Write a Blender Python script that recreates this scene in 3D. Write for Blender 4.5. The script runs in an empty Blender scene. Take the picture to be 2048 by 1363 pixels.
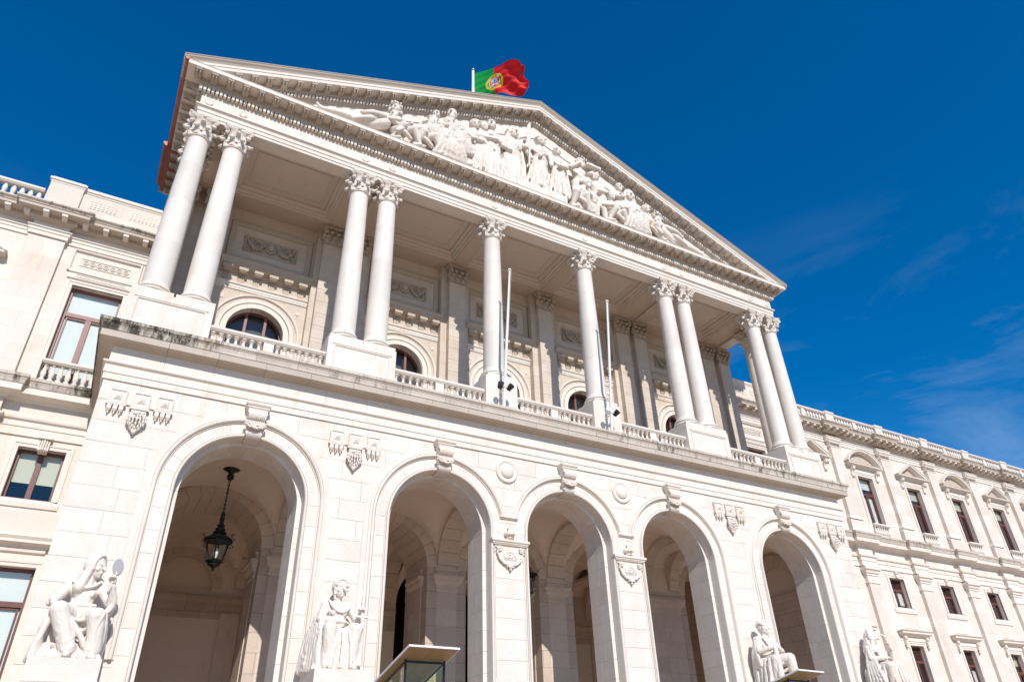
import bpy, bmesh, math, random
from mathutils import Vector, Matrix, noise
R = math.radians
random.seed(7)
sc = bpy.context.scene
col = sc.collection

# ------------------------------------------------------------------ camera, sky, sun, exposure
cam = bpy.data.cameras.new('camera'); cam_o = bpy.data.objects.new('camera', cam); col.objects.link(cam_o)
cam.sensor_width = 36.0; cam.lens = 24.849; cam.clip_start = 0.1; cam.clip_end = 3000
_r = Vector((0.87203353, -0.48857203, -0.02923862)); _u = Vector((-0.23877933, -0.47681406, 0.84595082)); _f = Vector((0.42724929, 0.7307159, 0.53245875))
M4 = Matrix(((_r.x, _u.x, -_f.x, -14.7559), (_r.y, _u.y, -_f.y, -21.4909), (_r.z, _u.z, -_f.z, 0.0), (0, 0, 0, 1)))
cam_o.matrix_world = M4
sc.camera = cam_o
SUN_DIR = Vector((-0.136, -1.0, 0.79)).normalized()          # towards the sun
SUN_EL = math.asin(SUN_DIR.z)
SUN_ROT = math.atan2(SUN_DIR.x, SUN_DIR.y)
sun = bpy.data.lights.new('sun', 'SUN'); sun.energy = 4.6; sun.angle = R(0.53); sun.color = (1.0, 0.955, 0.885)
sun_o = bpy.data.objects.new('sun', sun); col.objects.link(sun_o)
sun_o.rotation_euler = (-SUN_DIR).to_track_quat('-Z', 'Y').to_euler(); sun_o.location = SUN_DIR * 80
world = bpy.data.worlds.new('World'); sc.world = world; world.use_nodes = True
wn = world.node_tree.nodes; wl = world.node_tree.links; wn.clear()
sky = wn.new('ShaderNodeTexSky'); sky.sky_type = 'NISHITA'; sky.sun_disc = False
sky.sun_elevation = SUN_EL; sky.sun_rotation = SUN_ROT; sky.altitude = 0; sky.air_density = 1.0; sky.dust_density = 0.15; sky.ozone_density = 6.0
bg = wn.new('ShaderNodeBackground'); bg.inputs['Strength'].default_value = 0.13
hs = wn.new('ShaderNodeHueSaturation'); hs.inputs['Saturation'].default_value = 1.33; hs.inputs['Value'].default_value = 1.0; hs.inputs['Hue'].default_value = 0.500
out = wn.new('ShaderNodeOutputWorld')
tc = wn.new('ShaderNodeTexCoord'); sep = wn.new('ShaderNodeSeparateXYZ')
mp = wn.new('ShaderNodeMapping'); mp.inputs['Scale'].default_value = (1.6, 2.2, 7.0); mp.inputs['Rotation'].default_value = (0.25, 0.1, 0.5); mp.inputs['Location'].default_value = (3.1, 0.4, 1.7)
nz = wn.new('ShaderNodeTexNoise'); nz.inputs['Scale'].default_value = 1.5; nz.inputs['Detail'].default_value = 9; nz.inputs['Roughness'].default_value = 0.62; nz.inputs['Distortion'].default_value = 0.5
cr = wn.new('ShaderNodeValToRGB'); cr.color_ramp.elements[0].position = 0.50; cr.color_ramp.elements[1].position = 0.80
el = wn.new('ShaderNodeMapRange'); el.inputs['From Min'].default_value = 0.62; el.inputs['From Max'].default_value = 0.22; el.inputs['To Min'].default_value = 0.0; el.inputs['To Max'].default_value = 0.34
mul = wn.new('ShaderNodeMath'); mul.operation = 'MULTIPLY'
mix = wn.new('ShaderNodeMixRGB'); mix.inputs['Color2'].default_value = (5.2, 6.2, 7.8, 1)
wl.new(tc.outputs['Generated'], sep.inputs[0]); wl.new(tc.outputs['Generated'], mp.inputs[0]); wl.new(mp.outputs[0], nz.inputs['Vector'])
wl.new(nz.outputs['Fac'], cr.inputs[0]); wl.new(sep.outputs['Z'], el.inputs['Value'])
wl.new(cr.outputs['Color'], mul.inputs[0]); wl.new(el.outputs[0], mul.inputs[1])
wl.new(sky.outputs[0], hs.inputs['Color']); wl.new(hs.outputs[0], mix.inputs['Color1']); wl.new(mul.outputs[0], mix.inputs['Fac'])
wl.new(mix.outputs[0], bg.inputs['Color']); wl.new(bg.outputs[0], out.inputs['Surface'])
sc.view_settings.view_transform = 'Standard'; sc.view_settings.look = 'None'; sc.view_settings.exposure = 0.09; sc.view_settings.gamma = 1.0
sc.view_settings.use_curve_mapping = False
sc.render.engine = 'CYCLES'
sc.cycles.use_denoising = True
sc.cycles.max_bounces = 8; sc.cycles.diffuse_bounces = 7; sc.cycles.glossy_bounces = 3; sc.cycles.transparent_max_bounces = 8

# ------------------------------------------------------------------ materials
def newmat(name):
    m = bpy.data.materials.new(name); m.use_nodes = True
    return m, m.node_tree.nodes, m.node_tree.links, m.node_tree.nodes['Principled BSDF']

def stone_mat(name, base, patch, vein, rough=0.75, vary=0.07, bump=0.25, patch_amt=0.5, joints=None, streak=False, sc_n=0.6):
    m, n, l, b = newmat(name)
    b.inputs['Roughness'].default_value = rough
    b.inputs['Specular IOR Level'].default_value = 0.25
    geo = n.new('ShaderNodeNewGeometry'); oi = n.new('ShaderNodeObjectInfo')
    add = n.new('ShaderNodeVectorMath'); add.operation = 'ADD'; sca = n.new('ShaderNodeVectorMath'); sca.operation = 'SCALE'
    cmb = n.new('ShaderNodeCombineXYZ')
    for k in range(3): l.new(oi.outputs['Random'], cmb.inputs[k])
    l.new(cmb.outputs[0], sca.inputs[0]); sca.inputs['Scale'].default_value = 37.0
    l.new(geo.outputs['Position'], add.inputs[0]); l.new(sca.outputs[0], add.inputs[1])
    n1 = n.new('ShaderNodeTexNoise'); n1.inputs['Scale'].default_value = sc_n; n1.inputs['Detail'].default_value = 6; n1.inputs['Roughness'].default_value = 0.6; n1.inputs['Distortion'].default_value = 0.6
    l.new(add.outputs[0], n1.inputs['Vector'])
    r1 = n.new('ShaderNodeValToRGB'); r1.color_ramp.elements[0].position = 0.42; r1.color_ramp.elements[1].position = 0.72
    l.new(n1.outputs['Fac'], r1.inputs[0])
    n2 = n.new('ShaderNodeTexNoise'); n2.inputs['Scale'].default_value = 3.2; n2.inputs['Detail'].default_value = 8; n2.inputs['Distortion'].default_value = 1.6
    l.new(add.outputs[0], n2.inputs['Vector'])
    r2 = n.new('ShaderNodeValToRGB')
    e = r2.color_ramp.elements; e[0].position = 0.47; e[0].color = (0, 0, 0, 1); e[1].position = 0.5; e[1].color = (1, 1, 1, 1); e2 = r2.color_ramp.elements.new(0.53); e2.color = (0, 0, 0, 1)
    l.new(n2.outputs['Fac'], r2.inputs[0])
    m1 = n.new('ShaderNodeMixRGB'); m1.inputs['Color1'].default_value = (*base, 1); m1.inputs['Color2'].default_value = (*patch, 1)
    s1 = n.new('ShaderNodeMath'); s1.operation = 'MULTIPLY'; s1.inputs[1].default_value = patch_amt; l.new(r1.outputs[0], s1.inputs[0]); l.new(s1.outputs[0], m1.inputs['Fac'])
    m2 = n.new('ShaderNodeMixRGB'); m2.inputs['Color2'].default_value = (*vein, 1)
    s2 = n.new('ShaderNodeMath'); s2.operation = 'MULTIPLY'; s2.inputs[1].default_value = 0.22; l.new(r2.outputs[0], s2.inputs[0]); l.new(s2.outputs[0], m2.inputs['Fac'])
    l.new(m1.outputs[0], m2.inputs['Color1'])
    # stone to stone brightness
    mr = n.new('ShaderNodeMapRange'); mr.inputs['To Min'].default_value = 1 - vary; mr.inputs['To Max'].default_value = 1 + vary * 0.6
    l.new(oi.outputs['Random'], mr.inputs['Value'])
    hsv = n.new('ShaderNodeHueSaturation'); l.new(m2.outputs[0], hsv.inputs['Color']); l.new(mr.outputs[0], hsv.inputs['Value'])
    last = hsv.outputs[0]
    # warm seepage marks
    n4 = n.new('ShaderNodeTexNoise'); n4.inputs['Scale'].default_value = 1.0; n4.inputs['Detail'].default_value = 7; n4.inputs['Roughness'].default_value = 0.7
    mp4 = n.new('ShaderNodeMapping'); mp4.inputs['Scale'].default_value = (1.3, 1.3, 0.35); l.new(geo.outputs['Position'], mp4.inputs[0]); l.new(mp4.outputs[0], n4.inputs['Vector'])
    r4 = n.new('ShaderNodeValToRGB'); r4.color_ramp.elements[0].position = 0.57; r4.color_ramp.elements[1].position = 0.74
    l.new(n4.outputs['Fac'], r4.inputs[0])
    m4 = n.new('ShaderNodeMixRGB'); m4.inputs['Color2'].default_value = (base[0] * 0.86, base[1] * 0.68, base[2] * 0.52, 1)
    s4 = n.new('ShaderNodeMath'); s4.operation = 'MULTIPLY'; s4.inputs[1].default_value = 0.62; l.new(r4.outputs[0], s4.inputs[0]); l.new(s4.outputs[0], m4.inputs['Fac'])
    l.new(last, m4.inputs['Color1']); last = m4.outputs[0]
    hts = None
    if joints:
        # joints: (axis 'x' or 'y', block length, course height, z origin)
        ax, bl, ch, z0, strength = joints
        sp = n.new('ShaderNodeSeparateXYZ'); l.new(geo.outputs['Position'], sp.inputs[0])
        cb = n.new('ShaderNodeCombineXYZ'); 
        l.new(sp.outputs['X' if ax == 'x' else 'Y'], cb.inputs[0])
        sub = n.new('ShaderNodeMath'); sub.operation = 'SUBTRACT'; sub.inputs[1].default_value = z0 - 100 * ch; l.new(sp.outputs['Z'], sub.inputs[0]); l.new(sub.outputs[0], cb.inputs[1])
        br = n.new('ShaderNodeTexBrick'); br.inputs['Scale'].default_value = 1.0; br.inputs['Brick Width'].default_value = bl; br.inputs['Row Height'].default_value = ch
        br.inputs['Mortar Size'].default_value = 0.012; br.inputs['Mortar Smooth'].default_value = 0.4; br.inputs['Bias'].default_value = 0
        br.inputs['Color1'].default_value = (1, 1, 1, 1); br.inputs['Color2'].default_value = (0.9, 0.88, 0.86, 1); br.inputs['Mortar'].default_value = (1 - strength,) * 3 + (1,)
        l.new(cb.outputs[0], br.inputs['Vector'])
        mj = n.new('ShaderNodeMixRGB'); mj.blend_type = 'MULTIPLY'; mj.inputs['Fac'].default_value = 1; l.new(last, mj.inputs['Color1']); l.new(br.outputs['Color'], mj.inputs['Color2'])
        last = mj.outputs[0]
    if streak:
        # black algae streaks on weathered cornice faces
        mp5 = n.new('ShaderNodeMapping'); mp5.inputs['Scale'].default_value = (4.0, 4.0, 0.6); l.new(geo.outputs['Position'], mp5.inputs[0])
        n5 = n.new('ShaderNodeTexNoise'); n5.inputs['Scale'].default_value = 1.3; n5.inputs['Detail'].default_value = 8; n5.inputs['Roughness'].default_value = 0.75; l.new(mp5.outputs[0], n5.inputs['Vector'])
        n6 = n.new('ShaderNodeTexNoise'); n6.inputs['Scale'].default_value = 0.22; n6.inputs['Detail'].default_value = 2; l.new(geo.outputs['Position'], n6.inputs['Vector'])
        sp5 = n.new('ShaderNodeSeparateXYZ'); l.new(geo.outputs['Position'], sp5.inputs[0])
        mrx = n.new('ShaderNodeMapRange'); mrx.inputs['From Min'].default_value = -11.5; mrx.inputs['From Max'].default_value = -15.5; mrx.inputs['To Min'].default_value = 0.0; mrx.inputs['To Max'].default_value = 0.155
        l.new(sp5.outputs['X'], mrx.inputs['Value'])
        mry = n.new('ShaderNodeMapRange'); mry.inputs['From Min'].default_value = -16.9; mry.inputs['From Max'].default_value = -17.4; mry.inputs['To Min'].default_value = 0.0; mry.inputs['To Max'].default_value = -0.14
        l.new(sp5.outputs['X'], mry.inputs['Value'])
        ad = n.new('ShaderNodeMath'); ad.operation = 'ADD'; l.new(n5.outputs['Fac'], ad.inputs[0])
        ad2 = n.new('ShaderNodeMath'); ad2.operation = 'MULTIPLY_ADD'; ad2.inputs[1].default_value = 0.5; ad2.inputs[2].default_value = -0.25; l.new(n6.outputs['Fac'], ad2.inputs[0]); l.new(ad2.outputs[0], ad.inputs[1])
        ad3 = n.new('ShaderNodeMath'); ad3.operation = 'ADD'; l.new(ad.outputs[0], ad3.inputs[0]); l.new(mrx.outputs[0], ad3.inputs[1])
        ad4 = n.new('ShaderNodeMath'); ad4.operation = 'ADD'; l.new(ad3.outputs[0], ad4.inputs[0]); l.new(mry.outputs[0], ad4.inputs[1])
        r5 = n.new('ShaderNodeValToRGB'); r5.color_ramp.elements[0].position = 0.56; r5.color_ramp.elements[1].position = 0.74
        l.new(ad4.outputs[0], r5.inputs[0])
        m5 = n.new('ShaderNodeMixRGB'); m5.inputs['Color2'].default_value = (0.05, 0.042, 0.03, 1); l.new(last, m5.inputs['Color1']); l.new(r5.outputs[0], m5.inputs['Fac'])
        last = m5.outputs[0]
    l.new(last, b.inputs['Base Color'])
    n3 = n.new('ShaderNodeTexNoise'); n3.inputs['Scale'].default_value = 22; n3.inputs['Detail'].default_value = 5; l.new(geo.outputs['Position'], n3.inputs['Vector'])
    bp = n.new('ShaderNodeBump'); bp.inputs['Strength'].default_value = bump; bp.inputs['Distance'].default_value = 0.02
    l.new(n3.outputs['Fac'], bp.inputs['Height']); l.new(bp.outputs[0], b.inputs['Normal'])
    return m

WH = (0.71, 0.65, 0.595)
M_ashlar = stone_mat('limestone_ashlar', WH, (0.62, 0.545, 0.475), (0.52, 0.45, 0.38), vary=0.045, patch_amt=0.7, sc_n=1.0)
M_trim = stone_mat('limestone_trim', (0.70, 0.64, 0.58), (0.62, 0.555, 0.475), (0.5, 0.44, 0.38), vary=0.04, streak=False)
M_cornice = stone_mat('weathered_shade_cornice', (0.49, 0.425, 0.36), (0.41, 0.345, 0.285), (0.42, 0.36, 0.3), vary=0.05, streak=False, patch_amt=0.6)  # weathered stone toned darker still, putting shade under the cornices into its colour
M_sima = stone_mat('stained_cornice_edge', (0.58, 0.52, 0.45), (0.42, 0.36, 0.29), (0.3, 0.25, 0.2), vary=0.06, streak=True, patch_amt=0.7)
M_column = stone_mat('pale_marble_shaft', (0.70, 0.655, 0.605), (0.63, 0.56, 0.495), (0.60, 0.56, 0.52), vary=0.08, bump=0.08, patch_amt=0.7, rough=0.6)
M_carve = stone_mat('carved_marble', (0.70, 0.64, 0.58), (0.62, 0.555, 0.48), (0.52, 0.45, 0.38), vary=0.03, bump=0.2, rough=0.7)
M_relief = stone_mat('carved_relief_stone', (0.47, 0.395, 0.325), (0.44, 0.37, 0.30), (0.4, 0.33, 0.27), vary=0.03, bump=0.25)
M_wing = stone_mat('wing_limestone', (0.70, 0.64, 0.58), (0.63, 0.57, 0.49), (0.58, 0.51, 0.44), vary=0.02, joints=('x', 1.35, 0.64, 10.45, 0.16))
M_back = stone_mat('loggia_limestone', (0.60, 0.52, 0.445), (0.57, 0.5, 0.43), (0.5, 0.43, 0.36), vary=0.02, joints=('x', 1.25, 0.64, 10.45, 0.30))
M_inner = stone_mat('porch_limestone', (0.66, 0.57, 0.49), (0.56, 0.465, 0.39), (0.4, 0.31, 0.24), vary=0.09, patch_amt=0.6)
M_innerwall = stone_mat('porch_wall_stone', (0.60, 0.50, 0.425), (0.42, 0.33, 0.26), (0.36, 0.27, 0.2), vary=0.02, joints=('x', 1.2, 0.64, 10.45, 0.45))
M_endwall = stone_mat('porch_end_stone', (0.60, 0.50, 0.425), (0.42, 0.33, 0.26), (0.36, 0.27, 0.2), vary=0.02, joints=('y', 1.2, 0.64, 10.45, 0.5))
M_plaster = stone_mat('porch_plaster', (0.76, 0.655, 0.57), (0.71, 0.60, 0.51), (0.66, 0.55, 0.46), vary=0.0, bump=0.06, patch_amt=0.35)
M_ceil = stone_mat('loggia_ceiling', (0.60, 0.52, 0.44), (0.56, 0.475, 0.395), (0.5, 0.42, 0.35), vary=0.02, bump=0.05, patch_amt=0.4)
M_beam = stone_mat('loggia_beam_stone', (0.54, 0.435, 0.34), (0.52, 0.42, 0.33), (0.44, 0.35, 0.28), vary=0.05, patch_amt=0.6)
M_pave = stone_mat('paving_stone', (0.36, 0.25, 0.17), (0.29, 0.2, 0.14), (0.25, 0.17, 0.11), vary=0.0)

M_terrace = stone_mat('terrace_stone', (0.52, 0.40, 0.305), (0.46, 0.345, 0.255), (0.4, 0.29, 0.2), vary=0.0)

def plain(name, colr, rough=0.5, metal=0.0, spec=0.5, noise_amt=0.12, nscale=12):
    m, n, l, b = newmat(name)
    b.inputs['Roughness'].default_value = rough; b.inputs['Metallic'].default_value = metal; b.inputs['Specular IOR Level'].default_value = spec
    tcn = n.new('ShaderNodeTexCoord'); nn = n.new('ShaderNodeTexNoise'); nn.inputs['Scale'].default_value = nscale; nn.inputs['Detail'].default_value = 5
    l.new(tcn.outputs['Object'], nn.inputs['Vector'])
    mx = n.new('ShaderNodeMixRGB'); mx.inputs['Color1'].default_value = (*[c * (1 - noise_amt) for c in colr], 1); mx.inputs['Color2'].default_value = (*[min(1, c * (1 + noise_amt)) for c in colr], 1)
    l.new(nn.outputs['Fac'], mx.inputs['Fac']); l.new(mx.outputs[0], b.inputs['Base Color'])
    return m
M_wood = plain('red_brown_joinery', (0.125, 0.042, 0.031), 0.45, noise_amt=0.3, nscale=6)
M_woodpink = plain('pinkish_joinery', (0.21, 0.088, 0.072), 0.5, noise_amt=0.25)  # lighter, pinker tone than the other joinery
M_iron = plain('black_iron', (0.012, 0.014, 0.014), 0.45, 0.3)
M_lampgreen = plain('dark_bronze', (0.018, 0.026, 0.024), 0.4, 0.6)
M_white = plain('white_painted_metal', (0.72, 0.71, 0.69), 0.35, 0.0, noise_amt=0.04)
M_blind = plain('pale_roller_blind', (0.66, 0.63, 0.52), 0.8, noise_amt=0.03)
M_blindw = plain('white_blind', (0.80, 0.80, 0.79), 0.6, noise_amt=0.02)
M_glassgrey = plain('grey_glass_tone', (0.10, 0.10, 0.105), 0.9, noise_amt=0.3, nscale=2)  # dull reflection of the glass, put into the colour of an added sheet
M_hall = plain('painted_dim_hall', (0.07, 0.055, 0.045), 0.9)  # walls coloured near black, standing in for the hall's unlit depth
M_dark = plain('painted_dim_room', (0.03, 0.027, 0.025), 0.9)  # near-black colour stands in for unlit space behind windows and doors
M_copper = plain('rusty_red_gutter', (0.30, 0.095, 0.055), 0.55, 0.15, noise_amt=0.45, nscale=3)
M_tan = plain('tan_panel', (0.34, 0.225, 0.115), 0.5, noise_amt=0.18, nscale=5)
M_mirror = plain('dull_silver', (0.42, 0.42, 0.42), 0.6, 0.0, noise_amt=0.05)
M_steel = plain('grey_steel', (0.30, 0.30, 0.30), 0.35, 0.7)
M_louver = plain('dark_brown_louvre', (0.075, 0.035, 0.028), 0.6, noise_amt=0.3)

def glass_mat(name, tint, refl_rough=0.02, trans=0.75):
    m, n, l, b = newmat(name)
    n.remove(b)
    o = n['Material Output']; tr = n.new('ShaderNodeBsdfTransparent'); tr.inputs[0].default_value = (*tint, 1)
    gl = n.new('ShaderNodeBsdfGlossy'); gl.inputs['Roughness'].default_value = refl_rough; gl.inputs['Color'].default_value = (0.9, 0.93, 0.95, 1)
    lw = n.new('ShaderNodeLayerWeight'); lw.inputs['Blend'].default_value = 0.5
    fr = n.new('ShaderNodeMath'); fr.operation = 'POWER'; fr.inputs[1].default_value = 3.0; l.new(lw.outputs['Facing'], fr.inputs[0])
    ad = n.new('ShaderNodeMath'); ad.operation = 'MULTIPLY_ADD'; ad.inputs[1].default_value = 0.9; ad.inputs[2].default_value = 0.045
    ms = n.new('ShaderNodeMixShader'); l.new(fr.outputs[0], ad.inputs[0]); l.new(ad.outputs[0], ms.inputs[0]); l.new(tr.outputs[0], ms.inputs[1]); l.new(gl.outputs[0], ms.inputs[2]); l.new(ms.outputs[0], o.inputs['Surface'])
    return m
M_glass = glass_mat('window_glass', (0.92, 0.94, 0.93))
M_greenglass = glass_mat('green_booth_glass', (0.80, 0.88, 0.68))

# ------------------------------------------------------------------ mesh helpers
WL = {}
class MB:
    def __init__(s): s.v = []; s.f = []
    def add(s, vs, fs):
        k = len(s.v); s.v += [tuple(v) for v in vs]; s.f += [tuple(i + k for i in f) for f in fs]
    def box(s, x0, x1, y0, y1, z0, z1):
        s.add([(x0,y0,z0),(x1,y0,z0),(x1,y1,z0),(x0,y1,z0),(x0,y0,z1),(x1,y0,z1),(x1,y1,z1),(x0,y1,z1)],
              [(0,1,5,4),(1,2,6,5),(2,3,7,6),(3,0,4,7),(4,5,6,7),(3,2,1,0)])
        return s
    def cbox(s, x0, x1, y0, y1, z0, z1, c=0.006, gap=0.0025):
        """stone with a chamfered front (low y) face; gap all round"""
        x0 += gap; x1 -= gap; z0 += gap; z1 -= gap
        s.add([(x0,y1,z0),(x1,y1,z0),(x1,y1,z1),(x0,y1,z1),(x0,y0+c,z0),(x1,y0+c,z0),(x1,y0+c,z1),(x0,y0+c,z1),
               (x0+c,y0,z0+c),(x1-c,y0,z0+c),(x1-c,y0,z1-c),(x0+c,y0,z1-c)],
              [(0,1,5,4),(1,2,6,5),(2,3,7,6),(3,0,4,7),(4,5,9,8),(5,6,10,9),(6,7,11,10),(7,4,8,11),(8,9,10,11),(3,2,1,0)])
        return s
    def grid_faces(s, rows, cols, closed_r=False, closed_c=False, base=0):
        fs = []
        for i in range(rows - (0 if closed_r else 1)):
            for j in range(cols - (0 if closed_c else 1)):
                a = i * cols + j; b = i * cols + (j + 1) % cols; c = ((i + 1) % rows) * cols + (j + 1) % cols; d = ((i + 1) % rows) * cols + j
                fs.append((a, b, c, d))
        return fs
    def sweep(s, path, prof, mp=lambda a, b, h: (a, b, h), closed=False, cap=True, vend=False):
        n = len(path); P = [Vector(p) for p in path]; N = []
        for i in range(n):
            t0 = (P[i] - P[i-1]) if (i > 0 or closed) else None
            t1 = (P[(i+1) % n] - P[i]) if (i < n-1 or closed) else None
            ns = [Vector((t.y, -t.x)).normalized() for t in (t0, t1) if t is not None]
            if len(ns) == 2:
                m = ns[0] + ns[1]; m = m / max(1e-6, m.length); m = m / max(0.2, m.dot(ns[0]))
            else:
                m = ns[0]
                if vend: m = Vector((0, 1)) / ns[0].y
            N.append(m)
        vs = []
        for i in range(n):
            for d, h in prof:
                q = P[i] + N[i] * d; vs.append(mp(q.x, q.y, h))
        fs = s.grid_faces(n, len(prof), closed_r=closed)
        if cap and not closed:
            fs.append(tuple(range(len(prof)))); fs.append(tuple((n-1) * len(prof) + k for k in reversed(range(len(prof)))))
        s.add(vs, fs); return s
    def lathe(s, prof, seg=16, c=(0, 0, 0), cap=True, a0=0.0):
        vs = []
        for r, z in prof:
            for k in range(seg):
                a = a0 + 2 * math.pi * k / seg; vs.append((c[0] + r * math.cos(a), c[1] + r * math.sin(a), c[2] + z))
        fs = s.grid_faces(len(prof), seg, closed_c=True)
        if cap: fs.append(tuple(reversed(range(seg)))); fs.append(tuple((len(prof)-1) * seg + k for k in range(seg)))
        s.add(vs, fs); return s
    def tube(s, pts, rad, seg=6, cap=True):
        P = [Vector(p) for p in pts]; n = len(P)
        if not hasattr(rad, '__len__'): rad = [rad] * n
        up = Vector((0.13, 0.21, 0.97)).normalized(); vs = []
        for i in range(n):
            t = (P[min(n-1, i+1)] - P[max(0, i-1)])
            if t.length < 1e-7: t = Vector((0, 0, 1))
            t.normalize(); a = t.cross(up)
            if a.length < 0.15: a = t.cross(Vector((1, 0, 0)))
            a.normalize(); b = a.cross(t)
            for k in range(seg):
                w = 2 * math.pi * k / seg; vs.append(P[i] + (a * math.cos(w) + b * math.sin(w)) * rad[i])
        fs = s.grid_faces(n, seg, closed_c=True)
        if cap: fs.append(tuple(range(seg))); fs.append(tuple((n-1) * seg + k for k in reversed(range(seg))))
        s.add(vs, fs); return s
    def ball(s, c, r, seg=8, rings=6, rot=None):
        if not hasattr(r, '__len__'): r = (r, r, r)
        vs = []; c = Vector(c)
        for i in range(rings + 1):
            ph = math.pi * i / rings; rr = max(0.02, math.sin(ph))
            for k in range(seg):
                a = 2 * math.pi * k / seg
                q = Vector((r[0] * rr * math.cos(a), r[1] * rr * math.sin(a), -r[2] * math.cos(ph)))
                if rot is not None: q = rot @ q
                vs.append(c + q)
        fs = s.grid_faces(rings + 1, seg, closed_c=True)
        fs.append(tuple(reversed(range(seg)))); fs.append(tuple(rings * seg + k for k in range(seg)))
        s.add(vs, fs); return s
    def capsule(s, p1, r1, p2, r2, seg=10):
        p1 = Vector(p1); p2 = Vector(p2); t = p2 - p1; L = t.length
        if L < 1e-5: return s.ball(p1, r1)
        t.normalize(); pts = []; rad = []
        for a in (-88, -60, -30, 0): pts.append(p1 + t * r1 * math.sin(R(a))); rad.append(r1 * math.cos(R(a)))
        for a in (0, 30, 60, 88): pts.append(p2 + t * r2 * math.sin(R(a))); rad.append(r2 * math.cos(R(a)))
        up = Vector((0, 0, 1)); a_ = t.cross(up)
        if a_.length < 0.1: a_ = t.cross(Vector((1, 0, 0)))
        a_.normalize(); b_ = a_.cross(t); vs = []
        for q, rr in zip(pts, rad):
            for k in range(seg):
                w = 2 * math.pi * k / seg; vs.append(q + (a_ * math.cos(w) + b_ * math.sin(w)) * rr)
        fs = s.grid_faces(len(pts), seg, closed_c=True); fs.append(tuple(range(seg))); fs.append(tuple((len(pts)-1) * seg + k for k in reversed(range(seg))))
        s.add(vs, fs); return s
    def mesh(s, name, mat, origin=(0, 0, 0), smooth=False, clip=None):
        me = bpy.data.meshes.new(name); ox, oy, oz = origin
        me.from_pydata([(x - ox, y - oy, z - oz) for x, y, z in s.v], [], s.f)
        bm = bmesh.new(); bm.from_mesh(me)
        if clip:
            for co, no in clip:
                bmesh.ops.bisect_plane(bm, geom=bm.verts[:] + bm.edges[:] + bm.faces[:], plane_co=(co[0]-ox, co[1]-oy, co[2]-oz), plane_no=no, clear_outer=True)
        bmesh.ops.recalc_face_normals(bm, faces=bm.faces[:]); bm.to_mesh(me); bm.free()
        me.materials.append(mat)
        if smooth:
            for p in me.polygons: p.use_smooth = True
            me.set_sharp_from_angle(angle=R(smooth if smooth > 1 else 42))
        return me

def place(name, me, parent=None, loc=(0, 0, 0), local=False):
    o = bpy.data.objects.new(name, me); col.objects.link(o)
    if parent is not None:
        o.parent = parent
        o.location = Vector(loc) if local else Vector(loc) - WL[parent.name]
        WL[o.name] = (WL[parent.name] + Vector(loc)) if local else Vector(loc)
    else:
        o.location = Vector(loc); WL[o.name] = Vector(loc)
    return o
def part(name, mb, mat, parent, smooth=False, kind=None, origin=None, clip=None):
    if origin is None:
        n = len(mb.v); origin = tuple(sum(v[k] for v in mb.v) / n for k in range(3))
    o = place(name, mb.mesh(name, mat, origin, smooth, clip), parent, origin)
    if kind: o['kind'] = kind
    return o
def thing(name, label, cat, loc, group=None, rotz=0):
    o = bpy.data.objects.new(name, None); col.objects.link(o); o.empty_display_size = 0.3
    o.location = loc; o.rotation_euler = (0, 0, rotz); WL[o.name] = Vector(loc); o['label'] = label; o['category'] = cat
    if group: o['group'] = group
    return o
def empty_part(name, parent, loc, local=False):
    o = bpy.data.objects.new(name, None); col.objects.link(o); o.parent = parent; o.empty_display_size = 0.2
    o.location = Vector(loc) if local else Vector(loc) - WL[parent.name]
    WL[o.name] = (WL[parent.name] + Vector(loc)) if local else Vector(loc)
    return o

def arc(cx, cz, r, a0, a1, n):
    return [(cx + r * math.cos(R(a0 + (a1 - a0) * k / n)), cz + r * math.sin(R(a0 + (a1 - a0) * k / n))) for k in range(n + 1)]
def xz(y0): return lambda a, b, h: (a, y0 - h, b)

def arch_wall(mb, x0, x1, zb, zt, arches, y0, y1, n=20):
    """wall slab in x,z between y0 and y1 with round-headed openings (cx, r, zs, zbottom)"""
    cur = x0
    for cx, r, zs, zo in sorted(arches):
        mb.box(cur, cx - r, y0, y1, zb, zt)
        if zo > zb: mb.box(cx - r, cx + r, y0, y1, zb, zo)
        pts = arc(cx, zs, r, 180, 0, n)
        for k in range(n):
            (xa, za), (xb, zc) = pts[k], pts[k + 1]
            mb.add([(xa,y0,za),(xb,y0,zc),(xb,y0,zt),(xa,y0,zt),(xa,y1,za),(xb,y1,zc),(xb,y1,zt),(xa,y1,zt)],
                   [(0,1,2,3),(7,6,5,4),(0,4,5,1),(3,2,6,7)])
        cur = cx + r
    mb.box(cur, x1, y0, y1, zb, zt)
def swap_xy(mb):
    mb.v = [(y, x, z) for x, y, z in mb.v]; return mb

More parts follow.
